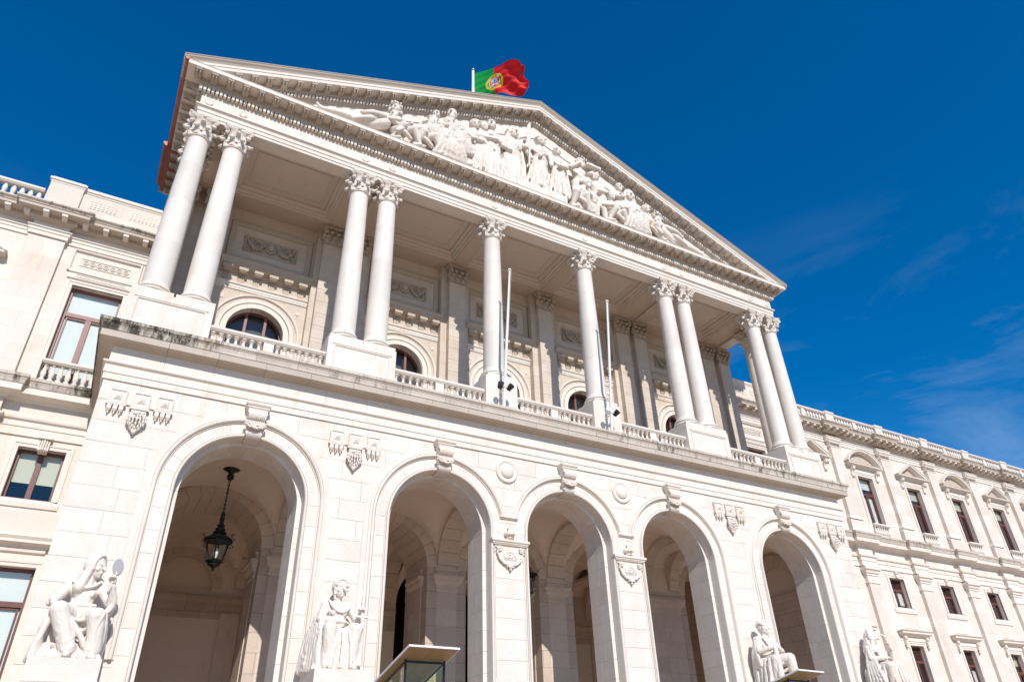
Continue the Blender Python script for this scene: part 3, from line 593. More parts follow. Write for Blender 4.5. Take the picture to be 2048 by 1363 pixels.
# sculpture meshes are grown now, while the scene is small
SM = {}
for seed_, kind_ in enumerate(('mirror', 'sword', 'club', 'veil')):
    SM[kind_] = remeshed(seated_statue(kind_), 'seated_figure', M_carve, 0.016, 3, drape=0.012, dscale=(9, 9, 1.2), drape_fn=rob, seed=seed_ + 1)
PM = []
for i, (x, z, fn, lab, dr) in enumerate(PED):
    m_ = fn()
    PM.append(remeshed(m_, 'carved_figure', M_carve, 0.028, 3, drape=0.022 * max(0.3, dr), dscale=(6, 6, 1.1), drape_fn=lambda c: 1.0 if c.z < 2.4 else 0.35, seed=i))
SACK = remeshed(MB().capsule((3.0, 0.2, 24.8), 0.25, (3.0, 0.1, 25.9), 0.3, 12).capsule((3.0, 0.05, 25.9), 0.32, (3.05, 0.1, 26.3), 0.22, 12), 'stone_bundle', M_carve, 0.05, 2, drape=0.05, seed=31)

# ------------------------------------------------------------------ ground, terrace, steps
def struct(name, mb, mat):
    o = part(name, mb, mat, None); o['kind'] = 'structure'; return o
GZ = -1.65
struct('ground', MB().box(-400, 400, -400, 400, GZ - 0.3, GZ), M_pave)
struct('terrace', MB().box(-90, 90, -9.5, 16.0, GZ + 0.004, -0.05), M_terrace)
_st = MB()
for k in range(9): _st.box(-30, 30, -9.5 - 0.4 * (k + 1), -9.5 - 0.4 * k + 0.002, GZ + 0.004, -0.05 - 0.16 * (k + 1))
_so = struct('steps', _st, M_pave)

# ------------------------------------------------------------------ the palace
PAL = thing('palace', 'white limestone neoclassical palace with a ten-column pediment loggia above five round arches', 'building', (0, 2, GZ))
AX = [-11.69, -5.2, 0.0, 5.2, 11.69]          # arch axes
ZS = 7.53; RI = 1.717; RM = 1.86; RB = 2.31; RO = 2.54
W = 16.08
# --- arcade wall core
mb = MB(); arch_wall(mb, -W + 0.03, W - 0.03, GZ, 12.1, [(a, RI + 0.03, ZS, GZ) for a in AX], 0.36, 1.44)
for a in AX: pass
part('arcade_wall_core', mb, M_ashlar, PAL)
mb = MB(); arch_wall(mb, -W + 0.03, W - 0.03, GZ, 12.1, [(a, RM + 0.05, ZS, GZ) for a in AX], 0.03, 0.36)
part('arcade_wall_facing', mb, M_ashlar, PAL)
# --- ashlar blocks of the arcade wall
CH = 0.64
def intervals(z0, z1):
    """free x ranges of the wall face on the course z0..z1"""
    iv = [(-W, W)]
    for i, a in enumerate(AX):
        if z1 <= ZS + 0.01: xe = RB - 0.02
        else:
            zz = max(0.0, z0 - ZS); rr = RB - 0.30 if z0 > ZS else RB - 0.12
            xe = math.sqrt(max(0, rr * rr - zz * zz)) if zz < rr else 0
        l = r_ = xe
        if z1 <= 7.1 and i in (1, 2, 3):        # narrow piers: plain stone between the arch mouldings
            if i > 1: l = RM + 0.04
            if i < 3: r_ = RM + 0.04
        elif z1 <= ZS + 0.6 and i in (1, 2, 3):
            if i > 1: l = RM + 0.1
            if i < 3: r_ = RM + 0.1
        if xe <= 0: continue
        iv = [q for p_ in iv for q in ((p_[0], min(p_[1], a - l)), (max(p_[0], a + r_), p_[1])) if q[1] - q[0] > 0.12]
    return iv
stone_jobs = []
rs = random.Random(3)
zc = 10.45; k = 0
while zc - CH > -1.5:
    z1 = zc; z0 = zc - CH
    for xa, xb in intervals(z0, z1):
        L = xb - xa; n = max(1, round(L / rs.uniform(1.15, 1.45)))
        cuts = [xa + L * (i + (0 if i in (0, n) else rs.uniform(-0.16, 0.16) + (0.25 if k % 2 else -0.2) * (1 if 0 < i < n else 0))) / n for i in range(n + 1)]
        for i in range(n): stone_jobs.append((cuts[i], cuts[i+1], z0, z1))
    zc -= CH; k += 1
def px_area(j):
    x = (j[0] + j[1]) / 2; z = (j[2] + j[3]) / 2
    if z < 2.2: return 0
    d = (x + 14.8) ** 2 + 21.5 ** 2 + z * z
    return (j[1] - j[0]) * (j[3] - j[2]) / d ** 1.5
stone_jobs.sort(key=px_area, reverse=True)
for j in stone_jobs[:298]:
    mb = MB().cbox(j[0], j[1], rs.uniform(-0.003, 0.003), 0.10, j[2], j[3])
    part('stone', mb, M_ashlar, PAL)
mb = MB()
for j in stone_jobs[298:]: mb.cbox(j[0], j[1], 0.0, 0.10, j[2], j[3])
if mb.v: part('lower_stones', mb, M_ashlar, PAL, kind='stuff')
# --- frieze stones between the two bands
x = -W - 0.02
while x < W:
    x2 = min(W + 0.02, x + rs.uniform(1.3, 1.9)); x2 = W + 0.02 if W - x2 < 0.5 else x2
    part('frieze_stone', MB().cbox(x, x2, -0.02, 0.12, 11.03, 11.57), M_ashlar, PAL); x = x2

# --- arches: voussoirs, reveals, mouldings
def sector(cx, r0, r1, a0, a1, y0, y1, c=0.005, gap=0.0018, n=3):
    mb = MB(); g0 = math.degrees(gap / r1)
    def ring(ra, rb, aa, ab, y):
        return [(cx + ra * math.cos(R(aa + (ab-aa)*k/n)), y, ZS + ra * math.sin(R(aa + (ab-aa)*k/n))) for k in range(n+1)] + \
               [(cx + rb * math.cos(R(ab - (ab-aa)*k/n)), y, ZS + rb * math.sin(R(ab - (ab-aa)*k/n))) for k in range(n+1)]
    gc = math.degrees(c / r1)
    A = ring(r0, r1, a0 + g0, a1 - g0, y1); B = ring(r0, r1, a0 + g0, a1 - g0, y0 + c); C = ring(r0 + (c if r0 > RI + .01 else 0.0), r1 - c, a0 + g0 + gc, a1 - g0 - gc, y0)
    m = len(A); fs = []
    for o in (0, m):
        for k in range(m): fs.append((o + k, o + (k+1) % m, o + m + (k+1) % m, o + m + k))
    fs.append(tuple(range(2*m, 3*m))); fs.append(tuple(reversed(range(m))))
    mb.add(A + B + C, fs); return mb
NV = 15
for ai, a in enumerate(AX):
    for k in range(NV):
        a0 = 180 * k / NV; a1 = 180 * (k + 1) / NV
        part('voussoir', sector(a, RM, RB, a0, a1, -0.008, 0.34), M_ashlar, PAL)
        b0 = a0 if k % 2 else a0
        part('soffit_stone', sector(a, RI, RM + 0.04, a0, a1, 0.33, 0.80), M_ashlar, PAL)
        part('soffit_stone', sector(a, RI, RM + 0.04, max(0, a0 - 6), min(180, a1 - 6) if k < NV-1 else 180, 0.808, 1.44), M_ashlar, PAL)
    z = ZS; kk = 0
    while z - CH > -1.6:
        for sg in (-1, 1):
            wide = (ai in (0, 4)) or (ai == 1 and sg < 0) or (ai == 3 and sg > 0)
            if wide:
                xs = sorted((a + sg * RM, a + sg * RB)); mb = MB().cbox(xs[0], xs[1], -0.008, 0.34, z - CH, z)
                if z > 2: part('jamb_stone', mb, M_ashlar, PAL)
            xs = sorted((a + sg * RI, a + sg * (RM + 0.04)))
            if sg > 0 and z > 2.2:
                ym = 0.33 + (0.44 if kk % 2 else 0.72)
                for ya, yb in ((0.33, ym - 0.004), (ym + 0.004, 1.44)):
                    part('reveal_stone', MB().cbox(xs[0], xs[1] , ya, yb, z - CH, z), M_ashlar, PAL)
            elif sg < 0:
                if kk == 0: part('left_reveal', MB().box(xs[0], xs[1], 0.33, 1.44, GZ, ZS - 0.004), M_ashlar, PAL)
            if sg > 0 and z <= 2.2 and z > 2.2 - CH: part('reveal_foot', MB().box(xs[0], xs[1], 0.33, 1.44, GZ, z), M_ashlar, PAL)
        z -= CH; kk += 1
    # inner moulding (roll) all round the opening
    inner = [(RM - RM, 0)]
    path = [(a + RM, 0.2 if ai in (0, 4) else 0.2)] + arc(a, ZS, RM, 0, 180, 40) + [(a - RM, 0.2)]
    prof = [(0.0, -0.30), (0.0, 0.05), (0.008, 0.075), (0.035, 0.095), (0.07, 0.085), (0.085, 0.06), (0.088, 0.02), (0.10, 0.02), (0.102, 0.05), (0.125, 0.05), (0.127, -0.05)]
    part('inner_archivolt_moulding', MB().sweep(path, prof, xz(0.0)), M_trim, PAL, smooth=35)
    # outer moulding
    lo, hi = 0.0, 180.0
    zb_l = zb_r = 0.2
    p0 = [(a + RB, 3.0)] if not (ai in (1, 2, 3) and ai != 3) else []
    p0 = [] if ai in (1, 2) else [(a + RB, 2.95)]
    p1 = [] if ai in (2, 3) else [(a - RB, 2.95)]
    lo = 13.0 if ai in (1, 2) else 0.0
    hi = 167.0 if ai in (2, 3) else 180.0
    path = p0 + arc(a, ZS, RB, lo, hi, 40) + p1
    prof = [(0.0, -0.02), (0.0, 0.045), (0.022, 0.045), (0.023, 0.012), (0.036, 0.012), (0.037, 0.07), (0.055, 0.105), (0.085, 0.125), (0.115, 0.12), (0.14, 0.095), (0.145, 0.05), (0.16, 0.05), (0.161, 0.075), (0.205, 0.08), (0.23, 0.06), (0.232, -0.02)]
    part('outer_archivolt_moulding', MB().sweep(path, prof, xz(0.0)), M_trim, PAL, smooth=35)
    # faint outer backing band
    if ai in (0, 4) or ai == 1 or ai == 3:
        s_ = []
        path = (([] if ai == 1 else [(a + RO + 0.16, 2.9)]) + arc(a, ZS, RO + 0.16, 60 if ai == 1 else 0, 120 if ai == 3 else 180, 36) + ([] if ai == 3 else [(a - RO - 0.16, 2.9)]))
        part('arch_backing_band', MB().sweep(path, [(-0.2, -0.01), (-0.2, 0.022), (0.0, 0.022), (0.012, -0.01)], xz(0.0)), M_ashlar, PAL)
for sx in (-2.6, 2.6):
    mb = MB().sweep([(sx + 0.36, 8.17), (sx - 0.36, 8.17)][::-1], [(-0.0, -0.02), (0.0, 0.04), (0.03, 0.09), (0.10, 0.10), (0.14, 0.05), (0.16, -0.02)], xz(0.0))
    part('archivolt_stop', mb, M_trim, PAL)

# --- bands and main cornice of the arcade storey
PL = [(-W, 5.3), (-W, 0.0), (W, 0.0), (W, 5.3)]
band = [(-0.05, 10.45), (0.05, 10.45), (0.05, 10.655), (0.075, 10.66), (0.075, 10.90), (0.09, 10.92), (0.13, 10.95), (0.15, 10.98), (0.15, 11.02), (0.0, 11.04), (-0.05, 11.04)]
part('string_course', MB().sweep(PL, band), M_trim, PAL)
cor_low = [(-0.05, 11.56), (0.03, 11.56), (0.05, 11.59), (0.09, 11.62), (0.14, 11.635), (0.16, 11.65), (0.20, 11.655), (0.385, 11.66), (0.40, 11.645), (0.42, 11.65), (0.42, 11.86), (0.435, 11.87), (-0.05, 11.87)]
cor_up = [(-0.05, 11.872), (0.44, 11.872), (0.445, 11.90), (0.45, 11.96), (0.475, 12.05), (0.52, 12.11), (0.545, 12.13), (0.545, 12.235), (0.53, 12.24), (-0.05, 12.25)]
def seg_sweep(name, A, B, prof, mat, n, mitA, mitB, parent=PAL, gap=0.005):
    """cut a straight run into stones; mitred at the ends that turn a corner"""
    A = Vector(A); B = Vector(B); d = (B - A); L = d.length; d.normalize(); nrm = Vector((d.y, -d.x))
    for i in range(n):
        s0 = L * i / n + (gap if i else 0); s1 = L * (i + 1) / n - (gap if i < n-1 else 0)
        vs = []
        for s, mt, sg in ((s0, mitA and i == 0, -1), (s1, mitB and i == n-1, 1)):
            for dd, h in prof:
                q = A + d * (s + (sg * dd if mt else 0)) + nrm * dd; vs.append((q.x, q.y, h))
        m = len(prof); mb = MB(); fs = [(k, (k+1) % m, m + (k+1) % m, m + k) for k in range(m)] + [tuple(range(m)), tuple(reversed(range(m, 2*m)))]
        mb.add(vs, fs); part(name, mb, mat, parent)
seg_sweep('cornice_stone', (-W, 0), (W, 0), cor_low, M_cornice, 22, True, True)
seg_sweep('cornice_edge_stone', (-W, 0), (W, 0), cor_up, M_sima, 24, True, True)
for A, B, ma, mb_ in (((-W, 5.0), (-W, 0), False, True), ((W, 0), (W, 5.0), True, False)):
    seg_sweep('cornice_stone', A, B, cor_low, M_cornice, 4, ma, mb_)
    seg_sweep('cornice_edge_stone', A, B, cor_up, M_sima, 4, ma, mb_)
part('loggia_floor', MB().box(-W + 0.05, W - 0.05, 0.05, 5.25, 11.9, 12.22), M_ashlar, PAL)

# --- keystone consoles
def keystone(mb):
    # local: x across, y forward negative, z up; wall plane y=0
    prof = []
    pts = [(-0.02, 10.22), (0.30, 10.22), (0.36, 10.16), (0.385, 10.08), (0.37, 9.98), (0.32, 9.92), (0.27, 9.90), (0.26, 9.84), (0.25, 9.72), (0.22, 9.62), (0.20, 9.58), (0.225, 9.52), (0.215, 9.44), (0.17, 9.38), (0.10, 9.33), (-0.30, 9.31)]
    def wid(z): return 0.215 + 0.075 * (z - 9.31) / 0.9
    m = len(pts); nf = 9; cols = []
    for i in range(nf * 2 + 1):
        t = i / (nf * 2) * 2 - 1; ind = 0.022 if i % 2 else 0.0
        cols.append([(t * wid(z), -(h - ind if h > 0.02 else h), z) for h, z in pts])
    vs = [v for c in cols for v in c]; fs = mb.grid_faces(len(cols), m); fs.append(tuple(range(m))); fs.append(tuple((len(cols)-1) * m + k for k in reversed(range(m))))
    mb.add(vs, fs)
    for sg in (-1, 1):                                   # side scrolls
        for c, r in (((0.27, 10.08), 0.10), ((0.13, 9.45), 0.075)):
            sp = [(sg * (wid(c[1]) + 0.012), -(c[0] + r * (1 - t) * math.cos(5 * math.pi * t)), c[1] + r * (1 - t) * math.sin(5 * math.pi * t)) for t in [k / 22 for k in range(20)]]
            mb.tube(sp, 0.018, 5)
    return mb
ks_cap = [(0, 10.22), (0.02, 10.22), (0.03, 10.27), (0.06, 10.30), (0.06, 10.34), (0.085, 10.36), (0.11, 10.40), (0.11, 10.46), (0, 10.46)]
me_key = keystone(MB()).mesh('keystone_console', M_trim, (0, 0, 9.31), smooth=30)
mbc = MB()
mbc.sweep([(-0.27, 0.0), (-0.27, -0.27), (0.27, -0.27), (0.27, 0.0)], ks_cap); mbc.box(-0.27, 0.27, -0.27, 0.0, 10.22, 10.455)
me_cap = mbc.mesh('keystone_cap', M_trim, (0, 0, 9.31))
mbg = MB(); rg = random.Random(5)
for k in range(46):
    t = k / 45 * 2 - 1
    for q in range(3):
        zz = 9.78 - 0.13 * (1 - t * t) + rg.uniform(-0.06, 0.06)
        mbg.ball((t * 0.31, -(0.29 - 0.04 * t * t) - rg.uniform(-0.02, 0.05), zz), rg.uniform(0.022, 0.045), 6, 4)
me_gar = mbg.mesh('flower_garland', M_carve, (0, 0, 9.31), smooth=60)
for a in AX:
    e = empty_part('keystone', PAL, (a, 0, 9.31))
    place('console', me_key, e, (0, 0, 0), local=True); place('cap', me_cap, e, (0, 0, 0), local=True); place('flower_garland', me_gar, e, (0, 0, 0), local=True)

# --- hanging block ornaments on the wide piers
def orn_parts():
    blocks = []
    for i, dx in enumerate((-0.63, 0.0, 0.63)):
        zt = 10.16; zb = 9.70 if i != 1 else 9.66; w = 0.235
        mb = MB().box(dx - w, dx + w, -0.11, 0.02, zb, zt)
        mb.sweep([(dx - w + .045, zb + .05), (dx - w + .045, zt - .05), (dx + w - .045, zt - .05), (dx + w - .045, zb + .05)], [(0, 0.105), (0, 0.135), (-0.012, 0.14), (-0.024, 0.135), (-0.024, 0.105)], xz(0.0), closed=True)
        cx, cz = dx, (zt + zb) / 2; q = 0.13
        mb.add([(cx-q,-0.11,cz-q),(cx+q,-0.11,cz-q),(cx+q,-0.11,cz+q),(cx-q,-0.11,cz+q),(cx,-0.19,cz)], [(0,1,4),(1,2,4),(2,3,4),(3,0,4)])
        mb.sweep([(dx - w, 0.02), (dx - w, -0.11), (dx + w, -0.11), (dx + w, 0.02)], [(0, zb - 0.05), (0.02, zb - 0.05), (0.03, zb - 0.01), (0.03, zb + 0.02), (0, zb + 0.03)])
        blocks.append(mb.mesh('square_block', M_trim, (0, 0, 9.6)))
    link = MB().box(-0.08, 0.08, -0.05, 0.02, 9.74, 10.12).mesh('link', M_trim, (0, 0, 9.6))
    mb = MB()
    for dx in (0,):
        for k in (0,):
            x = 0.0; mb.box(x - 0.06, x + 0.06, -0.13, 0.0, 9.52, 9.645)
            mb.add([(x-.06,-.13,9.52),(x+.06,-.13,9.52),(x+.06,0,9.52),(x-.06,0,9.52),(x,-.06,9.40)], [(0,1,4),(1,2,4),(2,3,4),(3,0,4)])
            mb.ball((x, -0.06, 9.40), 0.03, 6, 4)
    drops = mb.mesh('drop', M_trim, (0, 0, 9.6))
    mb = MB(); rg = random.Random(9)
    mb.box(-0.2, 0.2, -0.1, 0.0, 9.53, 9.61)
    for k in range(7):                                   # radiating leaves of the pendant
        ang = (k - 3) * 0.33
        for t in range(6):
            u = t / 5; x = 0.20 * math.sin(ang) * (0.5 + 1.0 * math.sin(u * 2.6)) * (1.25 - 0.5 * u); z = 9.53 - u * 0.62 * (1 - 0.30 * abs(math.sin(ang)))
            mb.ball((x, -0.08 - 0.08 * math.sin(u * 3.0), z), (0.035, 0.05, 0.075), 6, 4)
    for k in range(16): mb.ball((rg.uniform(-0.2, 0.2), -0.12 - rg.uniform(0, 0.05), 9.53 - rg.uniform(0, 0.28)), rg.uniform(0.03, 0.05), 6, 4)
    mb.ball((0, -0.10, 8.93), (0.06, 0.06, 0.09), 8, 5)
    leaf = mb.mesh('leaf_pendant', M_carve, (0, 0, 9.6), smooth=60)
    return blocks, link, drops, leaf
ob, ol, od, of_ = orn_parts()
for x in (-14.95, -8.42, 8.42, 14.95):
    e = empty_part('block_ornament', PAL, (x, 0, 9.6))
    for m_ in ob: place('square_block', m_, e, (0, 0, 0), local=True)
    for s_ in (-0.315, 0.315): place('link', ol, e, (s_, 0, 0), local=True)
    for dx in (-0.63, 0.63):
        for k_ in (-1, 0, 1): place('drop', od, e, (dx + k_ * 0.155, 0, 0), local=True)
    place('leaf_pendant', of_, e, (0, 0, 0), local=True)
# --- roundels
me_rd = MB().lathe([(0.45, 0.0), (0.45, 0.04), (0.41, 0.075), (0.37, 0.07), (0.34, 0.045), (0.285, 0.04), (0.27, 0.07), (0.22, 0.115), (0.12, 0.145), (0.02, 0.15)], 40)
me_rd.v = [(x, -z, y) for x, y, z in me_rd.v]; me_rd = me_rd.mesh('roundel', M_trim, smooth=40)
for x in (-2.62, 2.62): place('roundel', me_rd, PAL, (x, -0.002, 9.83))
# --- cartouches with LEX on the narrow piers
txt = bpy.data.curves.new('lex', 'FONT'); txt.body = 'LEX'; txt.size = 0.32; txt.extrude = 0.02; txt.align_x = 'CENTER'; txt.space_character = 1.05
to = bpy.data.objects.new('tmp_text', txt); col.objects.link(to); bpy.context.view_layer.update()
me_txt = bpy.data.meshes.new_from_object(to.evaluated_get(bpy.context.evaluated_depsgraph_get())); bpy.data.objects.remove(to)
me_txt.transform(Matrix.Rotation(R(90), 4, 'X')); me_txt.materials.clear(); me_txt.materials.append(M_carve)
mb = MB(); mb.sweep([(-0.66, 0.0), (-0.66, -0.10), (0.66, -0.10), (0.66, 0.0)], [(0, 7.08), (0.01, 7.08), (0.03, 7.12), (0.05, 7.13), (0.05, 7.17), (0.09, 7.19), (0.09, 7.27), (0, 7.28)]); mb.box(-0.66, 0.66, -0.10, 0.0, 7.08, 7.275)
mb.box(-0.60, 0.60, -0.06, 0.0, 7.0, 7.08)
me_shelf = mb.mesh('shelf', M_trim, (0, 0, 7))
mb = MB()
out_ = [(-0.47, 7.0), (-0.50, 6.80), (-0.42, 6.60), (-0.25, 6.46), (0, 6.41), (0.25, 6.46), (0.42, 6.60), (0.50, 6.80), (0.47, 7.0)]
mb.add([(x, -0.07, z) for x, z in out_] + [(x * 0.96, 0.0, z) for x, z in out_], [tuple(range(9)), tuple(reversed(range(9, 18)))] + [(k, (k+1) % 9, 9 + (k+1) % 9, 9 + k) for k in range(9)])
mb.tube([(x, -0.08, z) for x, z in out_], 0.035, 6)
for s in (-1, 1):
    mb.tube([(s * (0.42 + 0.10 * (1 - t) * math.cos(5 * math.pi * t)), -0.10 - 0.03 * t, 6.93 + 0.10 * (1 - t) * math.sin(5 * math.pi * t)) for t in [k / 18 for k in range(17)]], 0.028, 6)
    mb.ball((s * 0.60, -0.06, 6.93), 0.035, 6, 5); mb.ball((s * 0.58, -0.05, 6.85), 0.028, 6, 5)
mb.ball((0, -0.09, 6.36), (0.09, 0.06, 0.07), 8, 6); mb.ball((0, -0.08, 6.27), 0.05, 8, 6); mb.ball((-0.12, -0.07, 6.37), 0.04, 6, 5); mb.ball((0.12, -0.07, 6.37), 0.04, 6, 5)
for z in (6.62, 6.585): mb.box(-0.24, 0.24, -0.085, -0.06, z - 0.006, z + 0.006)
me_shield = mb.mesh('shield', M_carve, (0, 0, 7), smooth=40)
mb = MB().lathe([(0.05, 7.28), (0.16, 7.31), (0.10, 7.36), (0.12, 7.40), (0.20, 7.44), (0.21, 7.50), (0.17, 7.55), (0.05, 7.58)], 18, (0, -0.06, 0))
for k in range(5): mb.ball((0.03 * math.sin(k * 2.1), -0.07, 7.60 + 0.05 * k), (0.07 - 0.012 * k, 0.04, 0.06), 7, 5)
me_flame = mb.mesh('oil_lamp', M_carve, (0, 0, 7), smooth=50)
for x in (-2.6, 2.6):
    e = empty_part('law_cartouche', PAL, (x, -0.0, 7.0))
    place('shelf', me_shelf, e, (0, 0, 0), local=True); place('shield', me_shield, e, (0, 0, 0), local=True); place('oil_lamp', me_flame, e, (0, 0, 0), local=True)
    t_ = place('lettering', me_txt, e, (0, -0.075, -0.345), local=True)
    # sunk panel below
    part('pier_panel_moulding', MB().sweep([(x - 0.58, 2.9), (x - 0.58, 6.58), (x - 0.46, 6.70)], [(0, -0.01), (0, 0.022), (0.03, 0.022), (0.035, -0.01)], xz(0.0)), M_trim, PAL)
    part('pier_panel_moulding', MB().sweep([(x + 0.46, 6.70), (x + 0.58, 6.58), (x + 0.58, 2.9)], [(0, -0.01), (0, 0.022), (0.03, 0.022), (0.035, -0.01)], xz(0.0)), M_trim, PAL)

# --- porch behind the arches: inner arcade, groin vaults, end walls, back wall
Y1, Y2, Y3, Y4 = 1.44, 5.15, 7.4, 12.2
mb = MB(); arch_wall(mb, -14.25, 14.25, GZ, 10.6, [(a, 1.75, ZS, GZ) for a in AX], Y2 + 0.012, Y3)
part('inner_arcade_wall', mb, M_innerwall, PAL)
def groin(x0, x1, y0, y1, rise=1.9, n=14):
    cx, cy = (x0+x1)/2, (y0+y1)/2; a = (x1-x0)/2; b = (y1-y0)/2; vs = []
    for i in range(n + 1):
        for j in range(n + 1):
            u = -math.cos(math.pi * i / n); v = -math.cos(math.pi * j / n)
            h = max(math.sqrt(max(0, 1 - u*u)), math.sqrt(max(0, 1 - v*v))) * rise
            vs.append((cx + a * u, cy + b * v, ZS + 0.14 + h))
    top = [(x0, y0, 10.4), (x1, y0, 10.4), (x1, y1, 10.4), (x0, y1, 10.4)]
    mb = MB(); mb.add(vs, mb.grid_faces(n + 1, n + 1)); mb.box(x0, x1, y0, y1, 9.95, 10.4); return mb
PX = [(-14.25, -9.95), (-6.95, -3.05), (-2.15, 2.15), (3.05, 6.95), (9.95, 14.25)]
PX = [(max(-14.22, AX[i] - (2.6 if i == 0 else 2.15)), min(14.22, AX[i] + (2.6 if i == 4 else 2.15))) for i in range(5)]
for x0, x1 in PX:
    for ya, yb in ((Y1, Y2), (Y3, Y4)):
        mb = groin(x0, x1, ya, yb); part('vault', mb, M_plaster, PAL, smooth=25)
# transverse arches and solid strips between bays
for xa, xb in ((-9.54, -7.35), (-3.05, -2.15), (2.15, 3.05), (7.35, 9.54)):
    for ya, yb in ((Y1, Y2), (Y3, Y4)):
        mb = MB(); c = (ya + yb) / 2; r = (yb - ya) / 2 - 0.12
        if xb - xa > 1.2:
            segs = ((xa, xa + 0.55), (xb - 0.55, xb))
        else: segs = ((xa, xb),)
        nvo = 11
        for s0, s1 in segs:
            for k in range(nvo):
                q = MB(); a0, a1 = 180 * k / nvo, 180 * (k + 1) / nvo; g = 0.25
                pts = arc(c, ZS + 0.12, r, a0 + g, a1 - g, 3) + arc(c, ZS + 0.12, r + 0.42, a1 - g, a0 + g, 3)
                m = len(pts); q.add([(s0, y, z) for y, z in pts] + [(s1, y, z) for y, z in pts], [tuple(range(m)), tuple(reversed(range(m, 2*m)))] + [(i, (i+1) % m, m + (i+1) % m, m + i) for i in range(m)])
                part('vault_arch_stone', q, M_inner, PAL)
        q = MB()
        pts = arc(c, ZS + 0.12, r + 0.40, 0, 180, 16)
        for k in range(16):
            (ya_, za), (yb_, zb_) = pts[k], pts[k+1]
            q.add([(xa+.02, ya_, za), (xa+.02, yb_, zb_), (xa+.02, yb_, 10.4), (xa+.02, ya_, 10.4), (xb-.02, ya_, za), (xb-.02, yb_, zb_), (xb-.02, yb_, 10.4), (xb-.02, ya_, 10.4)], [(0,1,2,3),(7,6,5,4),(0,1,5,4)])
        q.box(xa + .02, xb - .02, ya, c - r - 0.38, ZS, 10.4); q.box(xa + .02, xb - .02, c + r + 0.38, yb, ZS, 10.4)
        if len(segs) == 2: q.box(segs[0][1], segs[1][0], ya, yb, ZS + 1.75, ZS + 1.9)
        part('vault_wall', q, M_plaster, PAL)
# voussoirs of the inner arcade faces
for a in AX:
    for k in range(13):
        a0, a1 = 180 * k / 13, 180 * (k + 1) / 13
        q = MB(); g = 0.25; pts = arc(a, ZS, 1.72, a0 + g, a1 - g, 3) + arc(a, ZS, 2.14, a1 - g, a0 + g, 3); m = len(pts)
        q.add([(x, Y2 - 0.03, z) for x, z in pts] + [(x, Y3 + 0.02, z) for x, z in pts], [tuple(range(m)), tuple(reversed(range(m, 2*m)))] + [(i, (i+1) % m, m + (i+1) % m, m + i) for i in range(m)])
        part('inner_voussoir', q, M_inner, PAL)
# piers: stacked stones with pilaster strips, imposts
imp = [(0, 6.62), (0.04, 6.62), (0.05, 6.70), (0.03, 6.74), (0.03, 6.86), (0.10, 6.92), (0.16, 7.0), (0.16, 7.10), (0.22, 7.14), (0.22, 7.24), (0.0, 7.26)]
imp2 = [(0, 7.26), (0.03, 7.26), (0.03, 7.40), (0.08, 7.44), (0.08, 7.53), (0.0, 7.53)]
PIERS = [(-14.25, -13.41), (-9.97, -6.92), (-3.48, -1.72), (1.72, 3.48), (6.92, 9.97), (13.41, 14.25)]
for pi, (xa, xb) in enumerate(PIERS):
    ia, ib = (xa + 0.0, xb - 0.0)
    # central shaft narrower than the pilasters
    core = (xa + 0.44, xb - 0.44) if pi in (2, 3) else ((xa + 0.42, xb - 0.42) if pi in (1, 4) else (xa, xb))
    z = ZS - 0.9; kk = 0
    while z > 2.4:
        for (u0, u1, v0, v1) in ((core[0], core[1], Y2 - 0.0, Y3 + 0.03), (xa, xb, Y2 + 0.55, Y3 - 0.5)):
            if pi in (2, 3, 1, 4):
                n = 1 if (u1 - u0) < 1.5 else 2
                for i in range(n):
                    w = (u1 - u0) / n
                    q = MB(); q.cbox(u0 + w * i, u0 + w * (i + 1), v0, (v0 + v1) / 2 - 0.004, z - CH, z); part('pier_stone', q, M_inner, PAL)
                q = MB().box(u0 + 0.004, u1 - 0.004, (v0 + v1) / 2 + 0.004, v1, z - CH + 0.006, z - 0.006); part('pier_stone', q, M_inner, PAL)
        z -= CH; kk += 1
    part('pier_foot', MB().box(xa, xb, Y2 + 0.05, Y3 - 0.05, GZ, z), M_inner, PAL)
    part('pier_core', MB().box(xa + 0.03, xb - 0.03, Y2 + 0.58, Y3 - 0.53, z, ZS), M_inner, PAL)
    if pi in (1, 2, 3, 4): part('pier_core', MB().box(core[0] + 0.03, core[1] - 0.03, Y2 + 0.03, Y3, z, 6.63), M_inner, PAL)
    pp = [(xa, Y3 - 0.5), (xa, Y2 + 0.55), (core[0], Y2 + 0.55), (core[0], Y2), (core[1], Y2), (core[1], Y2 + 0.55), (xb, Y2 + 0.55), (xb, Y3 - 0.5)]
    if pi in (0, 5): continue
    part('impost', MB().sweep(pp, imp), M_inner, PAL); part('impost_block', MB().sweep(pp, imp2), M_inner, PAL)
    part('impost_core', MB().box(xa + 0.01, xb - 0.01, Y2 + 0.56, Y3, 6.6, 7.54).box(core[0] + 0.01, core[1] - 0.01, Y2 + 0.01, Y3, 6.6, 7.54), M_inner, PAL)
